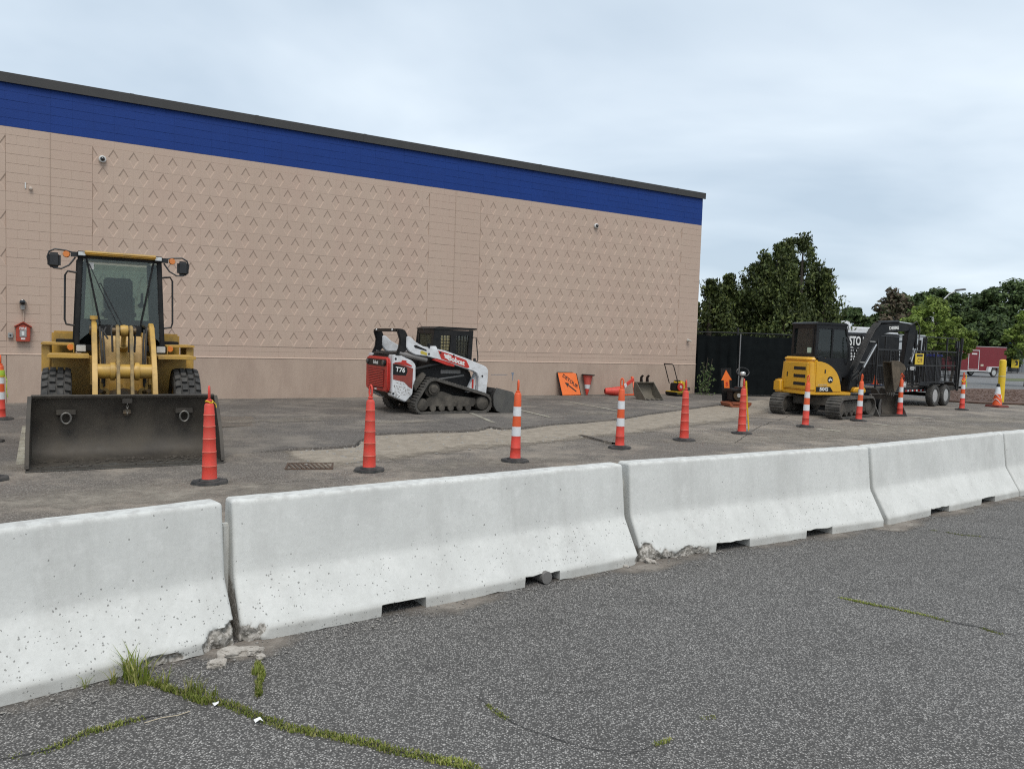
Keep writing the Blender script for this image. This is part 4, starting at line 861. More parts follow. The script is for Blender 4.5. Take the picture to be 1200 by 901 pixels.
mb = MB(); mb.bar((-.835,.03,1.74), (-.835,-.27,2.38), .014, .014); mb.bar((-.835,-.03,1.74), (-.835,-.30,2.36), .012, .012); mb.bar((-.835,-.30,2.36), (-.835,-.26,2.385), .012, .012); mb.bar((-.832,-.16,2.02), (-.832,-.42,2.66), .02, .012); mb.build('wiper', M_black, LD)
MB().box(-.845,-.842,-.42,-.36,2.58,2.68).build('sticker', M_white, LD)
mb = MB(); mb.prism([(-3.35,1.05),(-2.1,1.05),(-2.1,1.72),(-2.5,1.74),(-3.25,1.62)], -.52, .52); mb.build('engine_hood', M_cat, LD, .04, 3); mb = MB(); mb.box(-3.6,-3.3,-.75,.75,.7,1.15); mb.build('counterweight', M_cat, LD, .04); MB().cyl((-2.7,.25,1.7), (-2.7,.25,2.25), .05, n=14).build('exhaust', M_blackp, LD)
# linkage
mb = MB(); mb.cyl((.46,-.34,1.12), (.46,.34,1.12), .10, n=24); mb.build('cross_tube', M_cat, LD)
for y in (-.15, .15): MB().lathe([(.12,-.03),(.125,0),(.12,.03)], (.46,y,1.12), 'y', 20).build('tube_collar', M_cat, LD)
for y in (-.085, .085): MB().prism([(.14,1.66),(.22,1.76),(.34,1.74),(.50,1.35),(.58,1.10),(.80,.62),(.82,.50),(.70,.46),(.58,.66),(.40,1.06),(.28,1.36)], y-.022, y+.022).build('bell_crank', M_catd, LD, .008)
for q in (((.25,-.15,1.68), (.25,.15,1.68)), ((.76,-.13,.54), (.76,.13,.54)), ((.47,-.16,1.12), (.47,.16,1.12))): MB().cyl(*q, .045, n=16).build('linkage_pin', M_grease, LD)
MB().cyl((-.42,0,1.18), (-.02,0,1.48), .065, n=16).build('tilt_cylinder', M_cat, LD); MB().cyl((-.02,0,1.48), (.25,0,1.68), .035, n=14).build('tilt_rod', M_chrome, LD); MB().lathe([(.075,-.05),(.085,0),(.075,.05)], (.25,0,1.68), 'y', 18).build('rod_eye', M_cat, LD, .005)
MB().bar((.76,0,.54), (1.02,0,.62), .09, .09).build('tilt_link', M_grease, LD, .015)
mb = MB()
for y in (-.12,-.07,.05,.11): MB().tube([(-.1,y,1.62),(.02,y*1.2,1.74),(.16,y*1.3,1.72),(.24,y*1.25,1.55),(.22,y*1.2,1.38)], .014, 8).build('hydraulic_hose', M_rub, LD)
MB().tube([(.0,-.22,1.72),(.08,-.25,1.66),(.12,-.2,1.56)], .012, 8).build('hydraulic_hose', M_rub, LD)
MB().lathe([(.03,0),(.03,.05),(.05,.05),(.05,.1)], (-.12,-.37,1.78), 'z', 12).build('grease_cup', M_cat, LD)
# bucket
inner = [(1.78,.012),(1.20,.014),(1.06,.05),(.975,.15),(.94,.30),(.955,.48),(1.0,.64),(1.075,.80)]
outer = [(1.05,.825),(.965,.66),(.92,.49),(.905,.30),(.94,.13),(1.04,.015),(1.19,-.004),(1.78,-.003)]
bk_ = bpy.data.objects.new('bucket', None); C.objects.link(bk_); bk_.parent = LD
MB().prism(inner+outer, -1.10, 1.10).build('bucket_shell', M_steel, bk_, smooth=50)
for s_ in (1, -1):
    MB().prism([(1.76,-.003),(1.78,.06),(1.60,.36),(1.30,.66),(1.10,.815),(1.03,.80),(.92,.5),(.90,.3),(.96,.1),(1.1,-.003)], *sorted((s_*1.075, s_*1.105))).build('side_plate', M_steel, bk_, .004)
    MB().prism([(1.79,.03),(1.62,.37),(1.32,.675),(1.105,.835),(1.08,.815),(1.30,.65),(1.585,.35),(1.75,.03)], *sorted((s_*1.07, s_*1.115))).build('side_edge', M_steel, bk_, .003)
    mb = MB(); mb.box(.985,1.04,s_*.70-.11,s_*.70+.11,.585,.655); mb.build('hook_plate', M_steel, bk_, .006)
    mb = MB(); mb.tube([(1.055, s_*.70+.055*math.sin(a), .545+.07*math.cos(a)) for a in [2*math.pi*k/16 for k in range(16)]], .014, 8, True); mb.build('lifting_ring', M_edge, bk_)
    mb = MB(); mb.bar((.80,s_*.37-.06,.55), (.80,s_*.37-.06,.2), .03, .16); mb.build('bucket_lug', M_steel, bk_)
mb = MB(); mb.prism([(1.60,.016),(1.83,.004),(1.83,-.004),(1.60,-.004)], -1.105, 1.105); mb.build('cutting_edge', M_edge, bk_)
mb = MB(); mb.prism([(1.045,.795),(1.10,.80),(1.115,.835),(1.05,.85)], -1.08, 1.08); mb.build('top_rim', M_steel, bk_, .006)
mb = MB(); mb.box(1.06,1.10,-.06,.06,.73,.80); mb.build('hook_plate', M_steel, bk_, .006); ch_ = MB()
for k in range(5): ch_.tube([(1.085+(.0 if k % 2 else .012*math.cos(a)), (.012*math.cos(a) if k % 2 else 0), .72-.032*k+.02*math.sin(a)) for a in [2*math.pi*j/10 for j in range(10)]], .005, 5, True)
ch_.build('chain', M_edge, bk_)
for y in (-.18, .24): MB().box(1.53,1.60,y-.045,y+.045,.014,.028).build('bolt_plate', M_edge, bk_, .004)
mb = MB()
for _ in range(170):
    stone(mb, Vector((1.15+.55*rnd.random()**2, -1.05+2.1*rnd.random(), .02)), rnd.choice((.012, .02, .03, .015)))
tag(mb.build('dirt_crumbs', mat('dark_dirt', (.045,.038,.03), .95, col2=(.09,.075,.06), scale=20, amt=.8), bk_, smooth=0), kind='stuff')

# ================================================================== COMPACT TRACK LOADER
M_wht = mat('machine_white', (.66,.67,.68), .38, col2=(.56,.57,.58), scale=4, amt=.5, dirt=(.22,.20,.18), dirt_amt=.45, dirt_scale=5)
M_bred = mat('machine_red', (.50,.028,.018), .38, col2=(.40,.022,.015), scale=4, amt=.6, dirt=(.22,.05,.035), dirt_amt=.3, dirt_scale=5)
M_dred = mat('faded_red_decal', (.26,.045,.03), .55, col2=(.16,.035,.028), scale=8, amt=.8)
M_trk = mat('track_rubber', (.045,.042,.038), .85, col2=(.085,.078,.068), scale=8, amt=.9, dirt=(.15,.135,.115), dirt_amt=.6, dirt_scale=5, bump=.2)
M_under = mat('muddy_steel', (.045,.04,.034), .8, .2, (.09,.08,.066), 6, .9, .3, 40, dirt=(.17,.15,.125), dirt_amt=.7, dirt_scale=4)
M_print = mat('white_print', (.7,.7,.68), .6)
M_mud2 = mat('dried_mud', (.26,.245,.225), .95, col2=(.38,.36,.34), scale=20, amt=.8)
TW = 1.90
G_clear = glass('clear_cab_glass', (.86,.88,.78), .04)
SK = thing('track_loader', 'white and red compact track loader with black cab parked along the wall', 'track loader', (*gnd(488, 486.5, .035).xy, ZS), R(31))
circ = [(.165,.205,.205),(1.665,.225,.225),(.42,.545,.245)]
for y0, y1, inn_ in ((0, .40, 1), (TW-.40, TW, -1)):
    tr = bpy.data.objects.new('track', None); C.objects.link(tr); tr.parent = SK
    track_belt(tr, circ, y0, y1, .05, M_trk, .07, .020)
    mb = MB(); mb.prism([(.28,.16),(1.45,.14),(1.55,.24),(1.5,.34),(.95,.40),(.66,.50),(.40,.42),(.28,.30)], y0+.10, y1-.08); mb.build('track_frame', M_under, tr, .015)
    for x in (.42,.64,.86,1.08,1.30): MB().lathe([(.07,y0+.05),(.075,y0+.08),(.06,y0+.12),(.06,y1-.12),(.075,y1-.08),(.07,y1-.05)], (x,0,.125), 'y', 18).build('roller', M_under, tr)
    mb = MB(); mb.lathe([(.08,y0+.03),(.15,y0+.05),(.165,y0+.09),(.165,y1-.09),(.15,y1-.05),(.08,y1-.03)], (1.665,0,.225), 'y', 24); mb.build('front_idler', M_under, tr); MB().lathe([(.06,y0+.03),(.13,y0+.05),(.145,y0+.09),(.145,y1-.09),(.13,y1-.05),(.06,y1-.03)], (.165,0,.205), 'y', 22).build('rear_idler', M_under, tr)
    mb = MB(); mb.lathe([(.05,y0+.04),(.12,y0+.05),(.13,y0+.1),(.185,y0+.12),(.185,y1-.12),(.13,y1-.1),(.05,y1-.04)], (.42,0,.545), 'y', 14); mb.lathe([(.07,y0+.02),(.10,y0+.06)], (.42,0,.545), 'y', 16); mb.build('sprocket', M_under, tr)
mb = MB(); mb.prism([(-.05,.22),(1.55,.22),(1.66,.5),(1.5,.95),(.1,1.0),(-.2,.6)], .42, TW-.42); mb.build('chassis', M_blackp, SK, .02)
mb = MB(); mb.prism([(-.52,.47),(-.12,.25),(.02,.25),(.02,.30),(-.10,.34),(-.48,.50)], .22, TW-.22); mb.build('tail_bumper', M_under, SK, .01)
for s_, (y0, y1) in (('r', (.20,.46)), ('l', (TW-.46, TW-.20))):
    MB().prism([(-.50,.40),(-.18,.26),(-.02,.42),(.0,.62),(.05,.76),(.045,1.08),(-.04,1.17),(-.20,1.23),(-.30,1.30),(-.50,1.29)], y0, y1).build('side_panel', M_wht, SK, .018)
    MB().prism([(.05,.50),(.30,.86),(.22,.92),(-.01,.62)], y0-.02, y1).build('mud_guard', M_under, SK, .01)
mb = MB(); mb.prism([(-.50,.50),(.1,.40),(.1,1.22),(-.50,1.27)], .46, TW-.46); mb.build('engine_bay', M_blackp, SK, .01)
# tail door with louvres
td = bpy.data.objects.new('tail_door', None); C.objects.link(td); td.parent = SK
mb = MB(); prof = [(.28,.56),(.33,.47),(TW-.33,.47),(TW-.28,.56),(TW-.28,1.14),(TW-.36,1.235),(.36,1.235),(.28,1.14)]; mb.prism(prof, -.58, -.50, 'x'); mb.build('door_panel', M_bred, td, .03, 3)
mb = MB(); mb.prism([(.50,.58),(.56,.54),(TW-.56,.54),(TW-.50,.58),(TW-.46,.96),(.46,.96)], -.588, -.575, 'x'); mb.build('grille_recess', mat('dark_red', (.16,.012,.01), .6), td)
for i in range(10): MB().prism([(-.602,.575+.038*i),(-.585,.575+.038*i),(-.585,.595+.038*i),(-.596,.597+.038*i)], .50, TW-.50, 'y').build('louvre', M_bred, td, .003)
mb = MB(); mb.prism([(.36,1.09),(.42,1.03),(TW-.42,1.03),(TW-.36,1.09),(TW-.38,1.17),(.38,1.17)], -.60, -.575, 'x'); mb.build('light_bar', M_blackp, td, .008)
for y in (.46, TW-.46): MB().lathe([(.055,0),(.06,-.02),(.045,-.035)], (-.60,y,1.11), 'x', 16).build('tail_lamp', mat('smoked_lens', (.05,.05,.05), .25, coat=.4), td)
text('Bobcat', .105, (-.604,TW/2,1.10), (0,-1,0), (0,0,1), M_print, td, bold=.003); MB().box(-.60,-.58,.60+.3,1.0,.49,.525).build('latch_plate', M_print, td, .004)
# decals on the near side panel
mb = MB(); mb.prism([(-.49,1.10),(-.40,1.13),(-.02,1.0),(-.03,.55),(-.12,.60),(-.22,.70),(-.48,.76)], .1955, .199); mb.build('decal_panel', M_dred, SK)
mb = MB(); mb.prism([(-.488,1.09),(-.42,1.09),(-.17,1.02),(-.15,.93),(-.19,.84),(-.488,.86)], .1925, .195); mb.build('decal_badge', M_blackp, SK, .001)
text('T76', .14, (-.32,.1915,.965), (1,0,-.12), (.12,0,1), M_print, SK, bold=.004)
mb = MB(); mb.prism([(-.49,1.125),(-.30,1.14),(-.28,1.18),(-.18,1.17),(-.18,1.13),(-.05,1.06),(-.05,1.035),(-.40,1.115)], .1955, .199); mb.build('decal_stripe', M_bred, SK)
mb = MB()
for _ in range(130):
    x = -.46+.38*rnd.random(); z = .36+.34*rnd.random(); r_ = .004+.011*rnd.random()**2
    if z < .42-.0-.9*(x+.5)*0+.0 and x > -.3: continue
    mb.prism([(x+r_*math.cos(a)*(.6+.8*rnd.random()), z+r_*math.sin(a)*(.6+.8*rnd.random())) for a in [2*math.pi*k/6 for k in range(6)]], .197, .199)
tag(mb.build('mud_spatter', M_mud2, SK, smooth=0), kind='stuff')
for x, z in ((-.43,1.205), (-.06,.36), (-.47,.45)): MB().lathe([(.022,.19),(.026,.2)], (x,0,z), 'y', 12).build('bolt_cap', M_black, SK)
# lift arms with black rear towers and cross member
arm = [(-.20,1.70),(-.12,1.70),(.02,1.58),(.20,1.49),(.45,1.455),(.72,1.41),(1.30,1.235),(1.74,1.08),(1.82,1.04),(1.86,.96),(1.85,.70),(1.80,.45),(1.60,.47),(1.61,.80),(1.56,.90),(1.48,.945),(.70,1.175),(.30,1.27),(.02,1.30),(-.12,1.36),(-.20,1.46)]
for k, (y0, y1) in enumerate(((.17,.31), (TW-.31, TW-.17))):
    la = bpy.data.objects.new('lift_arm', None); C.objects.link(la); la.parent = SK
    MB().prism(arm, y0, y1).build('arm_beam', M_wht, la, .014)
    MB().prism([(-.44,1.27),(-.31,1.27),(-.24,1.34),(-.15,1.44),(-.12,1.56),(-.16,1.70),(-.20,1.80),(-.26,1.85),(-.37,1.86),(-.40,1.80),(-.34,1.62),(-.36,1.45)], y0+.02, y1-.03).build('arm_tower', M_blackp, la, .018)
    MB().prism([(1.595,.46),(1.81,.44),(1.83,.66),(1.605,.66)], y0-.004, y0+.0).build('arm_foot', M_wht, la)
    MB().cyl((.05,(y0+y1)/2+.02,.98), (.75,(y0+y1)/2+.04,1.13), .045, n=14).build('lift_cylinder', M_blackp, la); MB().cyl((-.35,(y0+y1)/2,1.33), (.32,(y0+y1)/2+.02,1.19), .06, n=12).build('control_link', mat('link_grey', (.22,.21,.2), .6, .2), la)
    if k == 0:
        yd = y0-.002
        mb = MB(); dec = [(.56,1.405),(.80,1.345),(1.27,1.20),(1.33,1.10),(1.36,1.035),(1.30,1.02),(.84,1.16),(.64,1.225)]; mb.prism(dec, yd-.002, yd); mb.build('red_decal', M_bred, la)
        text('Bobcat', .155, (1.02,yd-.004,1.185), (1,0,-.30), (.12,0,1), M_print, la, bold=.006)
        mb = MB(); mb.prism([(.70,1.30),(.72,1.34),(.75,1.318),(.79,1.312),(.82,1.325),(.83,1.285),(.815,1.255),(.83,1.225),(.79,1.215),(.76,1.235),(.72,1.245),(.735,1.275)], yd-.006, yd-.002); mb.build('emblem', M_print, la)
        mb = MB(); mb.prism([(-.03,1.50),(.02,1.515),(.28,1.415),(.28,1.385),(.0,1.455)], yd-.002, yd); mb.build('side_plate', M_blackp, la); mb = MB(); mb.prism([(.13,1.375),(.17,1.395),(.30,1.345),(.29,1.29),(.14,1.325)], yd-.002, yd); mb.build('warning_label', mat('yellow_label', (.5,.40,.06), .5), la)
        for x, z in ((.34,1.325),(.34,1.475),(.62,1.36),(.95,1.30),(1.70,.84)): MB().lathe([(.02,yd-.012),(.024,yd)], (x,0,z), 'y', 12).build('pivot_bolt', M_black, la)
    MB().prism([(.42,1.20),(.60,1.235),(.98,1.10),(.98,1.045),(.80,1.075)], y0+.005, y1-.02).build('red_link', M_bred, la, .005)
mb = MB(); mb.box(-.40,-.27,.30,TW-.30,1.79,1.86); mb.build('cross_member', M_blackp, SK, .015); 
for y in (.5, TW-.45): MB().lathe([(.022,-.42),(.022,-.398)], (0,y,1.83), 'x', 12).build('work_lamp', M_print, SK)
mb = MB(); mb.prism([(-.48,1.28),(.3,1.28),(.3,1.36),(-.40,1.34)], .35, TW-.35); mb.build('engine_cover', M_blackp, SK, .02)
# cab
cb_ = bpy.data.objects.new('cab', None); C.objects.link(cb_); cb_.parent = SK
Y0, Y1 = .47, TW-.47
mb = MB(); mb.prism([(.60,1.86),(1.56,1.885),(1.70,1.90),(1.70,1.93),(.72,1.945),(.58,1.90)], Y0-.02, Y1+.02); mb.build('cab_roof', M_blackp, cb_, .02)
def framed_side(y, t):
    mb = MB(); mb.prism([(.50,.95),(.70,.95),(.78,1.87),(.60,1.87)], y, y+t); mb.prism([(1.44,.95),(1.56,.95),(1.60,1.88),(1.50,1.88)], y, y+t); mb.prism([(.98,.95),(1.14,.95),(1.17,1.87),(1.02,1.87)], y+.001, y+t-.001); mb.prism([(.62,.95),(1.44,.95),(1.45,1.22),(.64,1.22)], y+.002, y+t-.002); mb.prism([(.69,1.74),(1.52,1.75),(1.52,1.87),(.70,1.87)], y+.002, y+t-.002); mb.build('side_frame', M_blackp, cb_, .006)
    gx = MB()
    for i in range(11): x = .68+.075*i; gx.box(x, x+.010, y+t*.4, y+t*.4+.008, 1.20, 1.82)
    for i in range(8): z = 1.24+.075*i; gx.box(.64, 1.5, y+t*.4+.009, y+t*.4+.016, z, z+.009)
    gx.build('window_mesh', mat('mesh_black', (.02,.02,.018), .5, .3), cb_)
    pane(cb_, [(.66,y+t*.75,1.2),(1.48,y+t*.75,1.2),(1.52,y+t*.75,1.82),(.68,y+t*.75,1.82)], G_clear)
framed_side(Y0, .05); framed_side(Y1-.05, .05)
mb = MB(); mb.box(.585,.64,Y0+.05,Y1-.05,.95,1.34); mb.box(.60,.66,Y0+.05,Y1-.05,1.78,1.87); mb.box(.59,.645,Y0+.05,Y0+.15,1.34,1.78); mb.box(.59,.645,Y1-.15,Y1-.05,1.34,1.78); mb.build('rear_frame', M_blackp, cb_, .008)
for ya in (Y0+.05, Y1-.12): MB().box(1.50,1.56,ya,ya+.07,.95,1.87).build('front_post', M_blackp, cb_, .008)
gx = MB()
for i in range(13): y = Y0+.15+.053*i; gx.box(.61, .618, y, y+.010, 1.34, 1.78)
for i in range(9): z = 1.37+.05*i; gx.box(.619, .627, Y0+.15, Y1-.15, z, z+.010)
gx.build('rear_window_mesh', mat('mesh_pale', (.16,.15,.10), .5, .3), cb_)
pane(cb_, [(.635,Y0+.15,1.34),(.635,Y1-.15,1.34),(.635,Y1-.15,1.78),(.635,Y0+.15,1.78)], G_clear); pane(cb_, [(1.54,Y0+.12,1.0),(1.54,Y1-.12,1.0),(1.57,Y1-.12,1.85),(1.57,Y0+.12,1.85)], G_dark)
MB().prism([(.80,1.0),(.92,1.0),(.86,1.55),(.76,1.55)], .72, 1.18).build('seat', M_seat, cb_, .04, 3)
MB().tube([(1.56,Y0-.01,1.72),(1.66,Y0-.02,1.72),(1.72,Y0-.02,1.28),(1.72,Y0-.02,1.18),(1.60,Y0-.01,1.15)], .013, 8).build('grab_rail', M_black, cb_); MB().box(1.60,1.66,Y0-.05,Y0-.01,1.15,1.24).build('work_lamp', M_black, cb_, .01)
MB().prism([(.46,1.45),(.60,1.36),(.62,1.42),(.50,1.56),(.44,1.56)], Y0-.02, Y0+.06).build('air_scoop', M_blackp, cb_, .015); MB().cyl((.50,Y0+.1,1.6), (.36,Y0+.12,1.92), .005, n=6).build('antenna', M_black, cb_)
MB().prism([(.40,1.42),(.56,1.42),(.55,1.50),(.42,1.50)], .20, .34).build('arm_stop', M_wht, SK, .02)
mb = MB(); mb.prism([(1.38,.45),(1.60,.45),(1.60,.92)], .30, .42); mb.build('front_gusset', M_wht, SK, .008); MB().box(1.50,1.545,.293,.30,.55,.76).build('decal_strip', M_bred, SK)
mb = MB(); mb.prism([(1.62,.25),(1.78,.22),(1.86,.52),(1.72,.56)], .35, TW-.35); mb.build('quick_coupler', M_blackp, SK, .01)
mb = MB(); mb.cyl((.5,.44,.72), (1.35,.44,.84), .03, n=10); mb.box(.75,1.25,.40,.43,.88,.96); mb.build('step_plate', mat('link_grey', (.22,.21,.2), .6, .2), SK)
# bucket
bk_ = bpy.data.objects.new('bucket', None); C.objects.link(bk_); bk_.parent = SK
inn2 = [(2.62,.015),(2.15,.02),(2.0,.08),(1.92,.20),(1.90,.36),(1.95,.56)]; ou2 = [(1.92,.58),(1.865,.38),(1.885,.18),(1.97,.05),(2.13,-.003),(2.62,.0)]
M_bk2 = mat('black_bucket_steel', (.026,.025,.024), .55, .3, (.06,.055,.05), 4, .8, .1, 30, dirt=(.12,.11,.095), dirt_amt=.4, dirt_scale=3)
M_bk3 = mat('grey_side_steel', (.085,.083,.078), .5, .35, (.12,.115,.105), 5, .8, .1, 30, dirt=(.15,.14,.12), dirt_amt=.4, dirt_scale=4)
MB().prism(inn2+ou2, -.06, TW+.06).build('bucket_shell', M_bk2, bk_, smooth=50)
for y0, y1 in ((-.075,-.055), (TW+.055, TW+.075)): MB().prism([(2.60,.0),(2.62,.06),(2.40,.48),(1.95,.585),(1.875,.40),(1.885,.18),(1.97,.05),(2.1,-.003)], y0, y1).build('side_plate', M_bk3, bk_, .003)
for z in (.14,.26,.38,.50): MB().bar((1.862+(.0 if z > .2 else .04),.0,z), (1.862+(.0 if z > .2 else .04),TW,z), .02, .03).build('stiffener', M_bk2, bk_)

# ================================================================== EXCAVATOR
M_jd = mat('excavator_yellow', (.68,.355,.018), .36, col2=(.60,.30,.015), scale=3, amt=.6, dirt=(.36,.22,.05), dirt_amt=.3, dirt_scale=4, coat=.15)
M_jblk = mat('boom_black', (.008,.0085,.0095), .36, col2=(.015,.015,.017), scale=4, amt=.6, spec=.28, dirt=(.05,.047,.042), dirt_amt=.3, dirt_scale=3)
EX = thing('mini_excavator', 'yellow and black compact excavator with cab, boom raised over a curled bucket', 'excavator', (8.30, 20.47, .012), R(43))
cen = [(-.80,.265,.265),(.86,.265,.265)]
for y0, y1 in ((-.95,-.57), (.57,.95)):
    tr = bpy.data.objects.new('track', None); C.objects.link(tr); tr.parent = EX
    track_belt(tr, cen, y0, y1, .045, M_trk, .085, .022, .6)
    MB().prism([(-.70,.14),(.72,.14),(.80,.26),(.70,.38),(-.60,.40),(-.72,.3)], y0+.09, y1-.09).build('track_frame', M_under, tr, .015)
    for x in (-.80, .86): MB().lathe([(.06,y0+.06),(.19,y0+.08),(.205,y0+.12),(.205,y1-.12),(.19,y1-.08),(.06,y1-.06)], (x,0,.265), 'y', 22).build('idler', M_under, tr)
    for x in (-.45,-.15,.15,.45): MB().lathe([(.07,y0+.09),(.085,y0+.12),(.085,y1-.12),(.07,y1-.09)], (x,0,.13), 'y', 16).build('roller', M_under, tr)
    MB().prism([(-.62,.40),(.64,.40),(.60,.435),(-.58,.435)], y0+.10, y1-.10).build('mud_shield', M_under, tr, .006)
mb = MB(); mb.box(-.5,.5,-.58,.58,.28,.50); mb.lathe([(.46,.48),(.46,.60)], n=32); mb.build('undercarriage', M_under, EX, .02)
bl_ = bpy.data.objects.new('dozer_blade', None); C.objects.link(bl_); bl_.parent = EX
mb = MB(); mb.prism([(1.40,.02),(1.46,.0),(1.50,.10),(1.44,.25),(1.47,.44),(1.42,.45),(1.385,.25),(1.43,.10)], -.97, .97); mb.build('blade_plate', M_jblk, bl_, .005)
for y in (-.35,.35): MB().bar((.45,y,.34), (1.42,y,.18), .10, .12).build('blade_arm', M_jblk, bl_, .01)
for y in (-.97,.95): MB().prism([(1.28,.06),(1.46,.0),(1.50,.10),(1.44,.25),(1.47,.44),(1.40,.45),(1.30,.3)], y, y+.02).build('blade_end', M_bk3, bl_, .003)
up = bpy.data.objects.new('upper_structure', None); C.objects.link(up); up.parent = EX; up.rotation_euler.z = R(18-43); up.location.z = 0
# parts of the upper structure are children of the machine's house
def U(mb, name, m, bev=0.0, seg=2, smooth=35): return mb.build(name, m, up, bev, seg, smooth)
def rounded_rear(x_front, x_rear, hw, r_, z0, z1, n_=7):
    P = [(x_front, -hw)]
    for k in range(n_+1): a = -math.pi/2-math.pi/2*k/n_; P.append((x_rear+r_+r_*math.cos(a), -hw+r_+r_*math.sin(a)))
    for k in range(n_+1): a = math.pi-math.pi/2*k/n_; P.append((x_rear+r_+r_*math.cos(a), hw-r_+r_*math.sin(a)))
    P.append((x_front, hw)); return P
YC = .12
def shift(P): return [(x, y+YC) for x, y in P]
fl = shift(rounded_rear(.45, -.90, .64, .28, 0, 0))
U(MB().prism(fl, .56, .64, 'z'), 'deck', M_jd, .012)
U(MB().prism(shift(rounded_rear(-.30, -.88, .63, .20, 0, 0)), .64, 1.44, 'z', shift(rounded_rear(-.30, -.84, .60, .20, 0, 0))), 'counterweight', M_jd, .05, 3)
U(MB().prism(shift(rounded_rear(-.30, -.84, .60, .20, 0, 0)), 1.44, 1.53, 'z', shift(rounded_rear(-.30, -.80, .57, .2, 0, 0))), 'engine_lid', M_jd, .03, 3)
U(MB().prism([(.48,.56),(.84,.56),(.84,.86),(.74,.92),(.52,.92)], -.97, -.60, 'x'), 'corner_guard', M_jd, .05, 3)
gm = MB(); gm.prism([(-.46,.70),(.48,.70),(.48,1.40),(-.46,1.40)], -.895, -.84, 'x'); U(gm, 'engine_door', M_jd, .02, 3)
for i in range(3):
    z = .79+.20*i; U(MB().prism([(-.38,z),(.08,z),(.08,z+.085),(-.38,z+.085)], -.901, -.888, 'x'), 'louvre_opening', mat('louvre_black', (.006,.006,.006), .7), .004)
    for j in range(3): U(MB().box(-.903,-.897,-.37,.07,z+.012+.026*j,z+.024+.026*j), 'louvre_blade', M_black)
U(MB().box(-.902,-.888,.32,.36,1.0,1.12), 'door_latch', M_black, .004)
# right-hand tank cover with black arched trim
arc = [(-.70,.62)]+[(.16,.62),(.14,.80)]+[(-.66+.78*math.cos(a), .80+.66*math.sin(a)) for a in [R(5+ (85*k/9)) for k in range(10)]]+[(-.70,1.46)]
U(MB().prism(arc, -.52, -.17), 'tank_cover', M_jd, .03, 3)
arc_o = [(-.66+.86*math.cos(a), .80+.77*math.sin(a)) for a in [R(8+82*k/12) for k in range(13)]]; arc_i = [(-.66+.70*math.cos(a), .80+.60*math.sin(a)) for a in [R(8+82*k/12) for k in range(13)]]
U(MB().prism(arc_o+arc_i[::-1], -.505, -.19), 'arch_trim', M_jblk, .03, 3)
DX, DY = -.53, .32
lg = MB(); lg.lathe([(.085,-.522),(.085,-.53)], (.30+DX,0,.96), 'y', 24); U(lg, 'emblem_disc', M_jblk)
deer = [(.235,.965),(.25,1.0),(.275,1.01),(.28,1.045),(.295,1.04),(.295,1.005),(.33,1.0),(.35,1.02),(.36,1.005),(.345,.985),(.365,.96),(.35,.955),(.32,.975),(.29,.975),(.262,.94),(.25,.945),(.265,.975)]
U(MB().prism([(x+DX, z-.03) for x, z in deer], -.534, -.530), 'emblem', M_print)
U(MB().prism([(-.66,.645),(-.12,.645),(-.22,.775),(-.66,.775)], -.526, -.521), 'badge', M_jblk)
t_ = text('50G', .125, (-.42,-.529,.71), (1,0,0), (0,0,1), M_print, up, bold=.004, sx=1.25)
t_ = text('JOHN DEERE', .05, (-.46,-.523,.82), (1,0,0), (0,0,1), mat('grey_print', (.5,.45,.35), .6), up)
U(MB().box(-.42,-.38,-.528,-.521,1.12,1.22), 'door_latch', M_black, .004)
# cab
cbx = [(-.45,1.48),(.50,1.30),(.66,1.30),(.70,1.75),(.52,2.42),(-.40,2.42)]
Ya, Yb = -.16, .80
def cabside(y, t):
    mb = MB(); mb.prism([(-.47,1.30),(-.38,1.30),(-.34,2.38),(-.44,2.38)], y, y+t); mb.prism([(.06,1.40),(.12,1.40),(.12,2.36),(.06,2.36)], y+.001, y+t-.001); mb.prism([(.64,1.10),(.70,1.10),(.70,1.75),(.54,2.38),(.47,2.38),(.63,1.74)], y, y+t); mb.prism([(-.44,1.0),(.66,1.0),(.66,1.52),(-.40,1.52)], y+.002, y+t-.002); mb.prism([(-.40,2.28),(.52,2.28),(.50,2.38),(-.40,2.38)], y+.002, y+t-.002); U(mb, 'cab_side_frame', M_jblk, .008)
    pane(up, [(-.38,y+t/2,1.5),(.08,y+t/2,1.5),(.08,y+t/2,2.3),(-.35,y+t/2,2.3)], G_dark); pane(up, [(.11,y+t/2,1.5),(.65,y+t/2,1.5),(.66,y+t/2,1.75),(.5,y+t/2,2.3),(.11,y+t/2,2.3)], G_dark)
cabside(Ya, .06); cabside(Yb-.06, .06)
mb = MB(); mb.box(-.47,-.40,Ya+.06,Yb-.06,1.3,1.60); mb.box(-.45,-.38,Ya+.06,Yb-.06,2.28,2.38); mb.box(-.47,-.40,Ya+.06,Ya+.13,1.6,2.28); mb.box(-.47,-.40,Yb-.13,Yb-.06,1.6,2.28); U(mb, 'cab_rear_frame', M_jblk, .008)
pane(up, [(-.43,Ya+.13,1.6),(-.43,Yb-.13,1.6),(-.41,Yb-.13,2.28),(-.41,Ya+.13,2.28)], G_dark); pane(up, [(.68,Ya+.06,1.3),(.68,Yb-.06,1.3),(.70,Yb-.06,1.75),(.70,Ya+.06,1.75)], G_dark); pane(up, [(.70,Ya+.06,1.76),(.70,Yb-.06,1.76),(.53,Yb-.06,2.36),(.53,Ya+.06,2.36)], G_dark)
U(MB().prism([(-.48,2.37),(.56,2.37),(.60,2.40),(.50,2.445),(-.42,2.455),(-.48,2.42)], Ya-.02, Yb+.02), 'cab_roof', M_jblk, .02, 3)
U(MB().box(-.40,.66,Ya+.06,Yb-.06,.98,1.04), 'cab_floor', M_jblk)
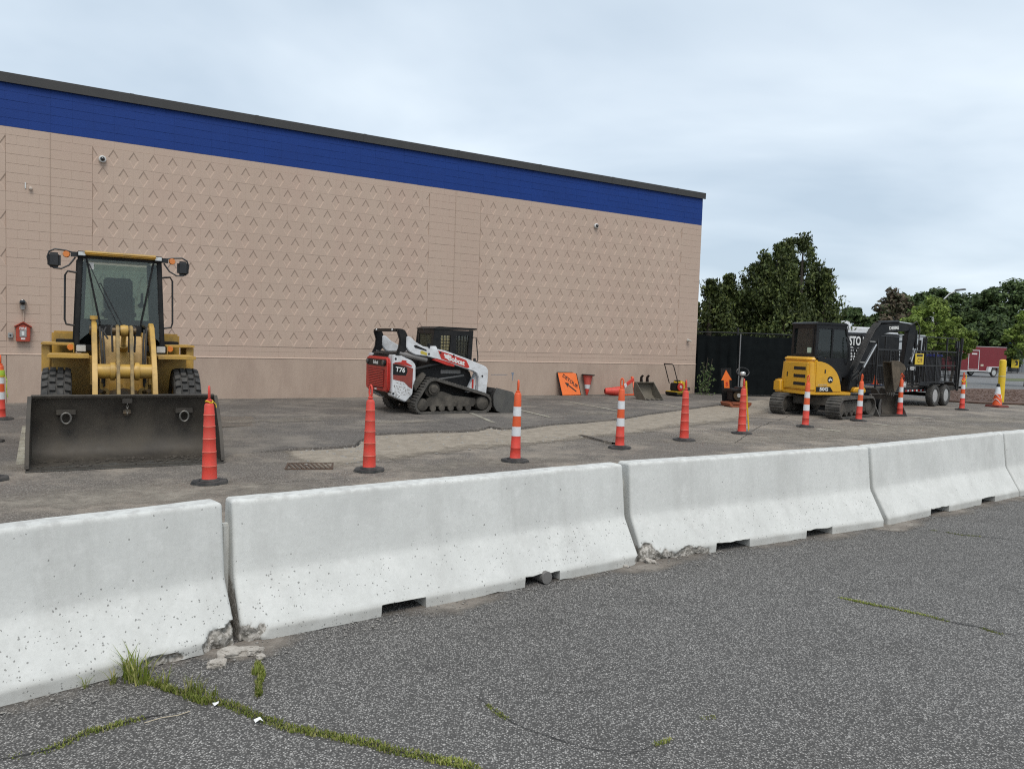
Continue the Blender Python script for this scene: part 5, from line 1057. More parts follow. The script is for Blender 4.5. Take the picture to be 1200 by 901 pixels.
U(MB().prism([(-.28,1.35),(-.14,1.35),(-.2,2.05),(-.32,2.05)], .10, .56), 'seat', M_seat, .04, 3); U(MB().box(-.25,.2,.1,.56,1.04,1.4), 'seat_base', M_seat, .03)
U(MB().prism([(.02,1.52),(.34,1.52),(.30,1.86),(.08,1.90)], .38, .56), 'safety_vest', mat('lime_vest', (.22,.42,.03), .8, col2=(.16,.30,.02), scale=9, amt=.8), .02, 2)
U(MB().box(-.445,-.436,-.03+.03,.16,1.64,1.78), 'notice', mat('pale_notice', (.45,.60,.52), .6))
for s_ in (0,): U(MB().tube([(.56,Ya-.02,1.35),(.56,Ya-.06,1.45),(.52,Ya-.06,2.0),(.50,Ya-.02,2.08)], .013, 8), 'grab_rail', M_black)
# boom, arm, bucket in the plane y = -.15
bp_ = bpy.data.objects.new('boom', None); C.objects.link(bp_); bp_.parent = EX; bp_.rotation_euler.z = up.rotation_euler.z
def B_(mb, name, m, bev=0.0, seg=2): return mb.build(name, m, bp_, bev, seg)
yb0, yb1 = -.30, -.06
boom = [(.62,.98),(.78,.94),(1.02,1.32),(1.30,1.76),(1.52,2.08),(1.66,2.20),(1.95,2.27),(2.44,2.30),(2.60,2.36),(2.62,2.46),(2.46,2.51),(1.90,2.49),(1.56,2.45),(1.40,2.32),(1.12,1.92),(.84,1.42),(.64,1.10)]
B_(MB().prism(boom, yb0+.05, yb1-.05), 'boom_beam', M_jblk, .015)
B_(MB().prism([(.50,.66),(.80,.66),(.84,.90),(.74,1.08),(.58,1.08)], yb0-.04, yb1+.04), 'swing_bracket', M_jblk, .02)
B_(MB().cyl((.80,-.18,.78), (1.12,-.18,1.28), .062, n=16), 'boom_cylinder', M_jblk); B_(MB().cyl((1.12,-.18,1.28), (1.50,-.18,1.92), .034, n=12), 'boom_rod', M_chrome)
B_(MB().cyl((1.50,-.18,2.50), (2.20,-.18,2.545), .05, n=14), 'arm_cylinder', M_jblk); B_(MB().cyl((2.20,-.18,2.545), (2.68,-.18,2.50), .028, n=12), 'arm_rod', M_chrome)
armp = [(2.50,2.28),(2.56,2.48),(2.68,2.54),(2.76,2.44),(2.76,2.10),(2.66,1.70),(2.54,1.34),(2.46,1.28),(2.38,1.36),(2.44,1.80)]
B_(MB().prism(armp, yb0+.045, yb1-.045), 'arm_beam', M_jblk, .012)
B_(MB().cyl((2.82,-.18,2.35), (2.84,-.18,1.85), .045, n=14), 'bucket_cylinder', M_jblk); B_(MB().cyl((2.84,-.18,1.85), (2.72,-.18,1.45), .026, n=12), 'bucket_rod', M_chrome)
B_(MB().bar((2.55,-.18,1.60), (2.72,-.18,1.42), .10, .05), 'link', M_jblk, .006); B_(MB().bar((2.70,-.18,1.42), (2.42,-.18,1.22), .09, .05), 'link', M_jblk, .006)
t_ = text('DEERE', .115, (2.0,yb0+.046,2.375), (1,0,.06), (-.06,0,1), M_print, bp_, bold=.004)
for k in range(6): B_(MB().tube([(.72,-.30+.045*k,1.15),(.85,-.33+.045*k,1.45),(1.10,-.33+.045*k,1.96),(1.30,-.32+.045*k,2.30),(1.50,-.30+.045*k,2.50)], .014, 6), 'hydraulic_hose', M_rub)
B_(MB().tube([(2.50,-.30,2.45),(2.70,-.31,2.58),(2.84,-.30,2.40),(2.84,-.29,2.0),(2.74,-.27,1.7)], .015, 6), 'hydraulic_hose', M_rub)
for x0, z0, x1, z1 in ((.86,1.42,1.02,1.42), (1.14,1.98,1.32,1.98)): B_(MB().box(x0,x1,-.345,-.06,z0,z0+.02), 'hose_clamp', mat('pale_clamp', (.45,.45,.43), .5, .3))
M_bkt = mat('dirty_tan_steel', (.11,.085,.06), .75, .2, (.06,.05,.036), 6, .9, .3, 30, dirt=(.17,.135,.095), dirt_amt=.6, dirt_scale=4)
bi = [(2.06,.66),(2.17,.86),(2.20,1.08),(2.14,1.30),(2.02,1.42),(1.90,1.44)]; bo = [(1.90,1.47),(2.04,1.455),(2.175,1.32),(2.235,1.08),(2.20,.85),(2.08,.64)]
bb = bpy.data.objects.new('digging_bucket', None); C.objects.link(bb); bb.parent = EX; bb.rotation_euler.z = up.rotation_euler.z
MB().prism(bi+bo, -.34, -.04).build('bucket_shell', M_bkt, bb, smooth=50)
for y in (-.352, -.05): MB().prism([(2.08,.64),(2.04,.66),(1.98,.95),(1.90,1.40),(1.90,1.47),(2.04,1.455),(2.175,1.32),(2.235,1.08),(2.20,.85)], y, y+.022).build('side_plate', M_bkt, bb, .004)
for y in (-.26, -.12): MB().prism([(2.02,1.46),(2.18,1.33),(2.24,1.15),(2.40,1.16),(2.50,1.28),(2.42,1.40),(2.22,1.50)], y, y+.03).build('bucket_ear', M_bkt, bb, .005)
for i in range(4): MB().prism([(2.04,.68),(2.10,.68),(2.06,.54),(2.045,.54)], -.33+.08*i, -.29+.08*i).build('tooth', M_edge, bb)
for q in ([(.62,-.10,.98),(.7,.02,1.12),(.8,.08,.9),(.72,.05,.75)], [(.62,-.36,.95),(.75,-.42,1.1),(.85,-.4,.85),(.70,-.40,.72)], [(.60,-.30,1.0),(.78,-.36,1.2),(.92,-.38,1.0),(.80,-.36,.78)]): MB().tube(q, .02, 8).build('hydraulic_hose', M_rub, bp_)
U(MB().prism([(.60,.62),(1.02,.62),(1.0,.74),(.90,.78),(.62,.76)], -.46, .12), 'swing_frame', M_jd, .03, 3); U(MB().cyl((.62,-.62,.70), (1.05,-.30,.72), .03, n=10), 'swing_rod', M_chrome)
# loose grading bucket on the ground by the excavator
GB = thing('grading_bucket', 'wide worn grading bucket lying loose on the ground in front of the excavator', 'bucket', (*gnd(1046, 488).xy, .012), R(20))
gi = [(-.05,.02),(.28,.03),(.36,.12),(.38,.30),(.33,.52),(.30,.56)]; go_ = [(.33,.58),(.41,.32),(.39,.09),(.30,.0),(-.05,.0)]
MB().prism([(x, z) for x, z in gi+go_], -.50, .46, 'x').build('bucket_shell', M_steel, GB, smooth=50)
for x in (-.52, .45): MB().prism([(-.06,.0),(.30,.0),(.40,.09),(.42,.32),(.34,.58),(.28,.56)], x, x+.022, 'x').build('side_plate', mat('pale_worn_steel', (.17,.16,.145), .6, .3, (.11,.1,.09), 6, .8), GB, .004)
for x in (-.2,.1): MB().prism([(.30,.56),(.44,.40),(.62,.62),(.55,.74),(.42,.70)], x, x+.03, 'x').build('ear', M_steel, GB, .004)

# ================================================================== THINGS ALONG THE WALL
M_sign = mat('sign_orange', (.80,.16,.02), .45, col2=(.72,.13,.018), scale=4, amt=.5, dirt=(.45,.14,.05), dirt_amt=.25, dirt_scale=7)
# detour sign leaning on the wall
T = thing('detour_sign', 'square orange detour sign with black arrow leaning against the wall', 'sign', wallp(14.93, .31, ZS), WYAW, rot=(R(-22), 0, WYAW+R(5)))
MB().box(-.38,.38,-.008,.0,.015,.76).build('panel', M_sign, T, .02, 3)
MB().box(-.40,.40,.0,.02,.0,.03).build('frame', M_blackp, T); MB().box(-.40,-.382,-.012,.022,.0,.775).build('frame', M_blackp, T); MB().box(.382,.40,-.012,.022,.0,.775).build('frame', M_blackp, T); MB().box(-.40,.40,-.012,.022,.762,.78).build('frame', M_blackp, T)
M_ink = mat('black_ink', (.015,.014,.013), .6)
dx, dz = math.cos(R(-38)), math.sin(R(-38))
text('DETOUR', .165, (.06,-.011,.475), (dx,0,dz), (-dz,0,dx), M_ink, T, bold=.004)
ax0, az0 = .22, .13; L_ = .50; ux, uz = -math.cos(R(-38)), -math.sin(R(-38)); px_, pz_ = -uz, ux
def ar(t, s_): return (ax0+ux*t+px_*s_, az0+uz*t+pz_*s_)
MB().prism([ar(0,-.022),ar(L_-.14,-.022),ar(L_-.17,-.085),ar(L_,0),ar(L_-.17,.085),ar(L_-.14,.022),ar(0,.022)], -.012, -.0085).build('arrow', M_ink, T)
# upside-down cone against the wall
T = thing('upturned_cone', 'faded red traffic cone standing upside down against the wall by the detour sign', 'traffic cone', wallp(15.62, .17, ZS), WYAW, rot=(R(-5), R(2), 0))
MB().lathe([(.028,.0),(.034,.01),(.065,.17),(.072,.20)], n=22).build('tip', M_red, T); MB().lathe([(.0735,.20),(.10,.33)], n=22).build('reflective_collar', M_refl, T); MB().lathe([(.10,.33),(.155,.62),(.16,.63)], n=22).build('body', mat('faded_cone_pink', (.58,.10,.075), .6, col2=(.50,.08,.06), scale=6, amt=.7), T)
MB().box(-.21,.21,-.21,.21,.63,.66).build('base', M_rub, T, .012)
# red pile: a drum tipped over and folded barricade
T = thing('tipped_drum_cone', 'bright red cone lying on its side against the wall', 'traffic cone', wallp(16.42, .45, ZS), WYAW, rot=(0, R(90), WYAW+R(158)))
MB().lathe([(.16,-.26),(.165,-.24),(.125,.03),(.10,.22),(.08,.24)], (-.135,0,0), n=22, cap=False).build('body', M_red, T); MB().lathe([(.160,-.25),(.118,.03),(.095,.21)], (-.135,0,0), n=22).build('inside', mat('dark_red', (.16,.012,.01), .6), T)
T = thing('folded_barricade', 'red and white folded barricade leaning on the wall behind the striped cone', 'barricade', wallp(16.98, .34, ZS), WYAW)
mb = MB(); mb.bar((-.42,-.12,.10), (.42,.0,.52), .05, .11); mb.build('rail', M_red, T, .008)
for k, (a_, b_) in enumerate(((.12,.26), (.46,.58))): MB().bar((-.42+.84*a_,-.12+.12*a_-.004,.10+.42*a_), (-.42+.84*b_,-.12+.12*b_-.004,.10+.42*b_), .054, .114).build('stripe', M_refl, T)
mb = MB(); mb.bar((.30,-.22,.0), (.44,.08,.60), .05, .05); mb.bar((.52,-.18,.0), (.40,.10,.60), .05, .05); mb.bar((-.3,-.2,.02), (.5,-.2,.03), .05, .045); mb.build('leg', M_or, T, .006)
# loose digging bucket
T = thing('digging_bucket', 'tan grey toothed excavator bucket standing loose on the asphalt near the wall', 'bucket', (*gnd(758, 469.5).xy, ZS), R(-62))
di = [(.36,.02),(-.02,.03),(-.16,.12),(-.22,.30),(-.20,.46)]; do_ = [(-.23,.48),(-.255,.30),(-.19,.09),(-.03,.0),(.36,.0)]
M_bkt2 = mat('old_bucket_steel', (.155,.135,.105), .7, .25, (.095,.085,.065), 5, .9, .2, 30, dirt=(.22,.19,.15), dirt_amt=.5, dirt_scale=4)
MB().prism(di+do_, -.33, .33).build('bucket_shell', M_bkt2, T, smooth=50)
for y in (-.345, .325): MB().prism([(.36,.0),(.36,.04),(-.10,.50),(-.23,.50),(-.255,.30),(-.19,.09),(-.03,.0)], y, y+.022).build('side_plate', M_bkt2, T, .004)
MB().prism([(-.24,.48),(-.08,.50),(-.08,.53),(-.24,.52)], -.33, .33).build('top_rail', M_bkt2, T, .006)
for y in (-.13, .10): MB().prism([(-.24,.51),(-.10,.53),(-.13,.66),(-.06,.72),(-.12,.75),(-.22,.68)], y, y+.035).build('ear', M_blackp, T, .006)
for i in range(4): MB().prism([(.33,.0),(.33,.045),(.47,.02),(.47,.008)], -.29+.175*i, -.235+.175*i).build('tooth', M_edge, T)
# plate compactors
def compactor(name, label, loc, rz, body, engine, tall, extra=None):
    T = thing(name, label, 'plate compactor', loc, rz)
    MB().prism([(-.30,.10),(-.26,.02),(-.20,.0),(.22,.0),(.30,.06),(.32,.12),(.28,.13),(.20,.05),(-.18,.05),(-.26,.13)], -.25, .25).build('plate', M_blackp if not tall else mat('rust_orange', (.30,.09,.04), .6, col2=(.2,.07,.04), scale=8, amt=.8), T, .008)
    MB().box(-.20,.20,-.20,.20,.06,.14).build('deck', mat('rust_orange', (.30,.09,.04), .6) if tall else body, T, .015)
    en = bpy.data.objects.new('engine', None); C.objects.link(en); en.parent = T
    MB().box(-.17,.13,-.17,.17,.15,.42).build('engine_block', M_blackp, en, .03); MB().lathe([(.13,-.21),(.135,-.18),(.12,-.16)], (-.03,0,.30), 'y', 20).build('recoil_cover', engine, en); MB().lathe([(.05,-.225),(.055,-.21)], (-.03,0,.30), 'y', 14).build('starter_hub', M_clear, en)
    MB().lathe([(.07,-.12),(.08,0),(.07,.12)], (.08,.05,.44), 'y', 14).build('air_cleaner', M_blackp, en); MB().cyl((.14,-.12,.32), (.24,-.12,.34), .05, n=12).build('muffler', M_grease, en)
    return T
M_cy = mat('compactor_yellow', (.60,.40,.02), .4, col2=(.5,.33,.02), scale=6, amt=.6, dirt=(.2,.15,.06), dirt_amt=.4, dirt_scale=6)
T = compactor('plate_compactor', 'yellow plate compactor with tall bare handle loop beside the wall', wallp(18.95, .75, ZS), WYAW+R(4), M_cy, M_bred, False)
MB().prism([(.0,.20),(.30,.16),(.36,.28),(.26,.44),(.04,.52),(-.03,.40)], -.20, .20).build('cover', M_cy, T, .05, 3)
MB().prism([(-.28,.12),(.38,.12),(.42,.15),(-.28,.15)], -.24, .24).build('side_rail', M_cy, T, .01); MB().lathe([(.06,-.03),(.06,.03)], (.46,-.10,.22), 'y', 14).build('transport_wheel', M_rub, T)
MB().tube([(-.16,-.20,.40),(-.40,-.20,.98),(-.46,-.19,1.06),(-.46,.19,1.06),(-.40,.20,.98),(-.16,.20,.40)], .016, 8).build('handle', M_blackp, T)
ex = gnd(862, 477.5)
T = compactor('plate_compactor', 'rusty orange plate compactor with round guard and arrow board behind it, by the fence', (ex.x+.05, ex.y+.2, .006), R(12), M_cy, M_grease, True); T.scale = (1.15, 1.15, 1.15)
MB().box(-.24,.24,-.24,.24,.40,.46).build('guard_plate', M_blackp, T, .01)
MB().tube([(.17,.05,.44),(.17,.05,.62),(.19,.05,.80)], .035, 10).build('filter_post', mat('pale_post', (.42,.36,.3), .6), T); MB().tube([(.19+.17*math.cos(a), .05+.04*math.sin(a), .88+.11*math.sin(a)) for a in [2*math.pi*k/20 for k in range(20)]], .014, 8, True).build('guard_ring', M_black, T); MB().lathe([(.07,0),(.075,.05),(.05,.09)], (.19,.05,.80), 'z', 14).build('filter_cap', M_clear, T)
T = thing('arrow_board', 'black board with an orange up arrow propped on the rusty compactor', 'sign', (ex.x-.13, ex.y+.52, .50), R(12), rot=(R(-6), R(-3), R(12)))
MB().box(-.17,.17,0,.012,-.49,.62).build('board', M_blackp, T, .006)
MB().prism([(-.085,.02),(-.085,.26),(-.17,.26),(0,.56),(.17,.26),(.085,.26),(.085,.02)], -.004, -.001).build('arrow', M_sign, T); text('S', .16, (.0,-.006,.14), (1,0,0), (0,0,1), M_bred, T, bold=.006)

# ================================================================== FENCE
M_screen = mat('privacy_screen', (.005,.0065,.0072), .9, spec=.08, col2=(.010,.0125,.013), scale=3, amt=.8, bump=.5, bscale=14)
M_post = mat('fence_post_black', (.016,.017,.018), .5, .3, (.035,.035,.035), 8, .6)
fence_pts = [wallp(20.56, -.35), gnd(862, 464.5), gnd(931, 465), gnd(976, 465.5)+Vector((.3, .6, 0))]
for i, (a, b) in enumerate(zip(fence_pts, fence_pts[1:])):
    L_ = (b-a).length; yaw = math.atan2(b.y-a.y, b.x-a.x)
    T = thing('screen_fence', ['dark screened chain-link fence panel next to the building corner', 'dark screened fence panel behind the rusty compactor', 'dark screened fence panel behind the excavator cab'][i], 'fence', (a.x, a.y, 0), yaw, 'screened fence panels')
    n_ = 24; mb = MB(); v = []
    for k in range(n_+1):
        x = L_*k/n_; sag = .035*math.sin(k*1.1)+.02*math.sin(k*2.7)
        for z in (.06, .6, 1.2, 1.8, 2.16-.05*math.sin(math.pi*k/n_)): v.append((x, sag*(.4+.6*math.sin(z*1.4)), z))
    k5 = 5; f = [(k*k5+j, (k+1)*k5+j, (k+1)*k5+j+1, k*k5+j+1) for k in range(n_) for j in range(4)]
    off = len(v); v2 = [(x, y+.006, z) for x, y, z in v]; f2 = [tuple(q+off for q in ff[::-1]) for ff in f]
    rimf = [(k*k5+4, (k+1)*k5+4, (k+1)*k5+4+off, k*k5+4+off) for k in range(n_)]
    mb.add(v+v2, f+f2+rimf); mb.build('screen', M_screen, T, smooth=60)
    MB().cyl((0,.05,2.24), (L_,.05,2.24), .02, n=8).build('top_rail', M_post, T); MB().cyl((0,.05,.08), (L_,.05,.08), .015, n=8).build('bottom_rail', M_post, T)
    for x in ([.06] if i == 0 else [])+[L_-.03]: MB().cyl((x,.06,0), (x,.06,2.42), .035, n=10).build('post', M_post, T)
    if i == 1: MB().cyl((.06,-.04,0), (.06,-.04,2.2), .022, n=8).build('brace_pole', mat('galvanised', (.25,.25,.25), .45, .6), T)
    w_ = MB()                                   # chain-link showing above the screen
    for k in range(int(L_/.09)):
        x = .09*k; w_.bar((x,.05,2.12), (min(x+.09, L_),.05,2.23), .004, .004); w_.bar((min(x+.09, L_),.052,2.12), (x,.052,2.23), .004, .004)
    tag(w_.build('wire_mesh', M_post, T, smooth=0), kind='stuff')

# ================================================================== FOLIAGE
M_bark = mat('bark', (.075,.06,.045), .95, col2=(.12,.10,.08), scale=12, amt=.9, bump=.8, bscale=20, streak=.3)
def quads(cent, nrm, up_, sx, sy, name, m, parent, fold=.25):
    """a leaf-spray quad for each centre; numpy arrays"""
    n_ = len(cent); nrm = nrm/np.linalg.norm(nrm, axis=1, keepdims=True); a = np.cross(nrm, up_); a /= np.linalg.norm(a, axis=1, keepdims=True)+1e-9; b = np.cross(a, nrm)
    sx = np.asarray(sx)[:, None]; sy = np.asarray(sy)[:, None]
    v = np.stack([cent-b*sy, cent+a*sx-nrm*sx*fold, cent+b*sy, cent-a*sx-nrm*sx*fold], 1).reshape(-1, 3)
    idx = np.arange(n_*4).reshape(-1, 4)
    me = bpy.data.meshes.new(name); me.vertices.add(n_*4); me.vertices.foreach_set('co', v.ravel()); me.loops.add(n_*4); me.loops.foreach_set('vertex_index', idx.ravel()); me.polygons.add(n_); me.polygons.foreach_set('loop_start', np.arange(n_)*4); me.polygons.foreach_set('loop_total', np.full(n_, 4)); me.update(calc_edges=True); me.validate()
    return obj(name, me, m, parent)
def conifer(loc, h, rad, seed, label, n_=15000, leaf=.13, m=None, group='tall evergreens behind the fence', tops=3):
    rg = np.random.default_rng(seed); T = thing('evergreen_tree', label, 'tree', loc, group=group)
    mb = MB(); mb.tube([(0,0,0),(.05,.03,h*.35),(0,.0,h*.7),(0,0,h*.95)], [.17,.13,.07,.015], 8)
    tp = [(0., 0., 1.0)]+[(rad*.42*math.cos(a), rad*.42*math.sin(a), .72+.2*rg.random()) for a in rg.random(tops)*6.28]
    for x, y, k in tp[1:]: mb.tube([(0,0,h*.12),(x*.7,y*.7,h*.3),(x,y,h*k*.95)], [.09,.07,.012], 6)
    mb.build('trunk', M_bark, T)
    # sprays: many small up-swept clumps, densest near the outline of each pointed leader
    cs_, ns_, us_ = [], [], []; K = n_//75
    for i in range(K):
        x0, y0, k = tp[rg.integers(len(tp))]; t = rg.random()**.72; z = h*k*(.04+.96*t)
        R_ = rad*(1.12 if k == 1.0 else .72)*(1-t)**.85*(1 if t > .1 else .7+3*t)
        a = rg.random()*6.28; rr = R_*(.35+.65*rg.random()**.5)*(.85+.3*rg.random()); c_ = np.array([x0+rr*math.cos(a), y0+rr*math.sin(a), z]); sz = (.13+.15*rg.random())*(1.3-.65*t)
        p = np.clip(rg.normal(size=(75, 3)), -1.9, 1.9)*np.array([sz*.62, sz*.62, sz*1.15]); outd = np.array([math.cos(a), math.sin(a), .3]); p += outd*(p[:, 2:3]*.25)
        cs_.append(c_+p); ns_.append(outd*.7+rg.normal(size=(75, 3))*.8); us_.append(np.array([outd[0]*.4, outd[1]*.4, 1.])+rg.normal(size=(75, 3))*.35)
    c_ = np.concatenate(cs_); keep = (c_[:, 2] > .2) & (c_[:, 2] < h*1.02); c_ = c_[keep]; k = len(c_)
    s_ = leaf*(.55+.8*rg.random(k)); quads(c_, np.concatenate(ns_)[keep], np.concatenate(us_)[keep], s_*.5, s_, 'crown', m, T)
    return T
def leafy(loc, h, rad, seed, label, n_=6000, leaf=.3, m=None, group=None, base=.25, name='leafy_tree', clumps=38, gap=.32, shape=1.0, trunk=.16, cat='tree'):
    rg = np.random.default_rng(seed); T = thing(name, label, cat, loc, group=group); mb = MB()
    mb.tube([(0,0,0),(.03*h,.0,h*base),(.0,.02*h,h*.55),(0,0,h*.85)], [trunk, trunk*.8, trunk*.45, trunk*.1], 8)
    cs_, ns_, us_ = [], [], []; per = n_//clumps
    for i in range(clumps):
        u = rg.random(); z = h*(base+(1-base)*u); prof = (math.sin(math.pi*min(1, (.12+.88*u)**shape))**.65)*rad; a = rg.random()*6.28; rr = prof*math.sqrt(.15+.85*rg.random())*.82
        c_ = np.array([rr*math.cos(a), rr*math.sin(a), min(z, h*.97)]); sz = gap*rad*(.55+.6*rg.random())
        if i % 3 == 0: mb.tube([(0,0,max(h*base*.8, z*.55)),(c_[0]*.5,c_[1]*.5,z*.8),tuple(c_)], [trunk*.4, trunk*.2, trunk*.04], 5)
        d = rg.normal(size=(per, 3)); d /= np.linalg.norm(d, axis=1, keepdims=True); rad_ = sz*(.35+.65*rg.random(per)**.4)[:, None]
        p = d*rad_*np.array([1, 1, .72]); cs_.append(c_+p); ns_.append(d+np.array([0, 0, .5])+rg.normal(size=(per, 3))*.5); us_.append(rg.normal(size=(per, 3))+np.array([0, 0, .2]))
    mb.build('trunk', M_bark, T)
    c_ = np.concatenate(cs_); s_ = leaf*(.5+.8*rg.random(len(c_))); quads(c_, np.concatenate(ns_), np.concatenate(us_), s_*.6, s_, 'crown', m, T)
    return T
L_ever = leafmat('evergreen_leaf', (.023,.034,.010), (.053,.072,.021), (.12,.142,.041), .15)
L_far = leafmat('far_leaf', (.030,.050,.017), (.058,.09,.029), (.10,.14,.046), .2)
L_maple = leafmat('young_leaf', (.09,.135,.025), (.155,.215,.04), (.24,.30,.07), .3)
L_dead = leafmat('reddish_leaf', (.085,.065,.042), (.115,.09,.06), (.06,.08,.035), .2)
def at(x, y, Y):
    d = _f + _r*((x-600)/F_PX) - _u*((y-450.5)/F_PX); k = Y/d.y; return Vector((d.x*k, d.y*k, CAM_H+d.z*k))
for i, (x, yt, Y, rad, lb) in enumerate([(942,276,31.5,2.3,'tallest dark evergreen behind the fence with twin pointed tops'), (912,290,31.0,2.2,'dark evergreen left of the tallest one behind the fence'), (968,318,31.5,1.7,'shorter evergreen at the right end of the dense clump'), (884,312,31.5,1.8,'evergreen with loose top between the tallest trees and the building'), (855,324,30.5,1.5,'thin evergreen near the building corner with sky showing through'), (833,330,30.0,1.4,'small evergreen closest to the building corner'), (926,282,33.0,2.0,'pointed evergreen top just behind the tallest one')]):
    p = at(x, yt, Y); conifer((p.x, p.y, 0), p.z, rad, 20+i, lb, 24000 if i < 4 else 14000, .075, L_ever, tops=4 if i < 2 else 2)
for i, (x, yt, Y, rad, sc_, m, lb) in enumerate([(1186,332,92,6.5,1.0,L_far,'tall dark round tree rising highest of the far tree line'), (1150,348,95,5.5,1.0,L_far,'far dark tree beside the highest round tree'), (1122,345,98,5.0,1.0,L_far,'far tree behind the street lamp head'), (1100,340,95,4.5,1.0,L_far,'far tree with uneven crown left of the street lamp'), (1078,345,92,4.0,1.0,L_far,'dark far tree behind the lighter young maple'), (1046,339,80,3.2,.3,L_dead,'sparse tree with bare reddish branches above the excavator arm'), (1056,345,84,3.2,.8,L_far,'airy green tree beside the sparse reddish one'), (1000,362,90,3.2,.8,L_far,'low far tree between the evergreens and the excavator boom'), (1030,370,88,3.0,.8,L_far,'small far tree low behind the excavator boom'), (1165,372,80,4.0,.9,L_far,'bushy mid-height tree in front of the far tree line'), (1215,345,90,5.5,1.0,L_far,'far dark tree at the right end of the tree line')]):
    p = at(x, yt, Y); leafy((p.x, p.y, 0), p.z, rad, 50+i, lb, int(9500*sc_), .24, m, 'far tree line', .12, 'far_tree', 85 if sc_ > .7 else 40, .20, 1.0, .22)
for i, (x, yt, Y, rad, lb) in enumerate([(1094,350,46,2.0,'light green young tree behind the black trailer cage'), (1119,374,47,1.5,'smaller light green tree right of the one behind the trailer cage'), (1072,372,45,1.4,'light green tree partly behind the excavator arm'), (1207,366,44,1.6,'light green tree overhanging the grey far building')]):
    p = at(x, yt, Y); leafy((p.x, p.y, 0), p.z, rad, 80+i, lb, 7500, .095, L_maple, 'young light green trees', .42, 'young_tree', 60, .19, .9, .08)
# vine on the fence by the wall
rg = np.random.default_rng(5); T = thing('fence_vine', 'leafy green vine climbing the dark fence at the building corner', 'plant', (*gnd(824, 463.6).xy, 0)); cs_ = []
mb = MB()
for k in range(7):
    a = rg.random()*.8-.3; pts = [(.05*k-.15, -.02, 0), (.04*k-.1+a*.2, -.04, .5), (.05*k-.1+a*.3, -.03, .9+.15*k % .5)]; mb.tube(pts, .006, 5)
    for _ in range(26): t = rg.random(); cs_.append((pts[0][0]*(1-t)+pts[2][0]*t+rg.normal()*.10, -.06+rg.normal()*.04, max(.03, pts[2][2]*t+rg.normal()*.06)))
mb.build('stem', M_bark, T); c_ = np.array(cs_); quads(c_, np.array([0.2, -1, .4])+rg.normal(size=c_.shape)*.5, rg.normal(size=c_.shape)+np.array([0, 0, .5]), np.full(len(c_), .028), np.full(len(c_), .045), 'leaves', leafmat('vine_leaf', (.04,.07,.02), (.07,.11,.03), (.16,.19,.09)), T)
# grass growing in the cracks
mb_v, mb_f = [], []
def tuft(p, hgt, n_, spread):
    for _ in range(n_):
        a = rnd.random()*6.28; r_ = spread*math.sqrt(rnd.random()); x = p.x+r_*math.cos(a); y = p.y+r_*math.sin(a); h_ = hgt*(.45+.75*rnd.random()); ln = h_*(.2+.7*rnd.random()); b_ = rnd.random()*6.28; wd = .0016+.002*rnd.random()+(.0012 if hgt > .1 else 0)
        dx_, dy_ = math.cos(b_), math.sin(b_); sx_2, sy_2 = -dy_*wd, dx_*wd; o_ = len(mb_v)
        mb_v.extend([(x-sx_2, y-sy_2, .002), (x+sx_2, y+sy_2, .002), (x+dx_*ln*.35+sx_2*.8, y+dy_*ln*.35+sy_2*.8, h_*.62), (x+dx_*ln*.35-sx_2*.8, y+dy_*ln*.35-sy_2*.8, h_*.62), (x+dx_*ln, y+dy_*ln, h_)]); mb_f.extend([(o_, o_+1, o_+2, o_+3), (o_+3, o_+2, o_+4)])
def grassline(px, hgt, dens, spread, gap_=0.0):
    P = [gnd(*q) for q in px]
    for a, b in zip(P, P[1:]):
        L_ = (b-a).length; k = int(L_*dens)
        for i in range(k):
            p = a+(b-a)*(i+rnd.random())/k
            g_ = .5+.9*mnoise.noise(p*2.6)+.4*mnoise.noise(p*9)
            if g_ > gap_: tuft(p+Vector((mnoise.noise(p*6), mnoise.noise(p*6+Vector((9,3,1))), 0))*.022+Vector((mnoise.noise(p*1.7), mnoise.noise(p*1.7+Vector((4,4,4))), 0))*.05, hgt*(.5+g_*.6), 14, spread)
grassline([(228,818),(262,826),(310,842),(370,857),(430,868),(470,880),(505,889),(560,903)], .017, 150, .034, .26)
grassline([(160,797),(190,806),(228,818)], .032, 110, .026, 0)
grassline([(301,775),(302,795),(300,818)], .03, 130, .017, -.2)
grassline([(-20,890),(20,886),(60,877),(110,857)], .012, 70, .034, .42); grassline([(110,857),(160,846),(178,843)], .016, 90, .03, .3)
grassline([(552,812),(580,833),(600,848),(640,865),(690,880)], .013, 80, .018, .40); grassline([(765,876),(785,868)], .012, 60, .018, .2); grassline([(820,845),(845,840)], .010, 30, .02, .3)
grassline([(985,700),(1030,711),(1080,720),(1120,729)], .014, 75, .02, .38); grassline([(1150,737),(1180,745)], .013, 60, .018, .2); grassline([(1085,620),(1130,627),(1180,632),(1215,636)], .012, 45, .018, .45)
for px, hg, n_, sp_ in (((153,798),.15,34,.035), ((165,799),.13,34,.05), ((228,812),.075,60,.045), ((240,820),.055,70,.06), ((190,803),.07,30,.03), ((132,801),.07,18,.02), ((100,806),.07,10,.015), ((300,790),.05,30,.02), ((150,795),.16,10,.03)): tuft(gnd(*px), hg, n_, sp_)
me = bpy.data.meshes.new('crack_grass'); me.from_pydata(mb_v, [], mb_f); tag(obj('crack_grass', me, leafmat('grass_blade', (.13,.175,.025), (.22,.265,.05), (.38,.35,.14), .35)), 'bright green grass growing along the cracks in the asphalt', 'grass', kind='stuff')

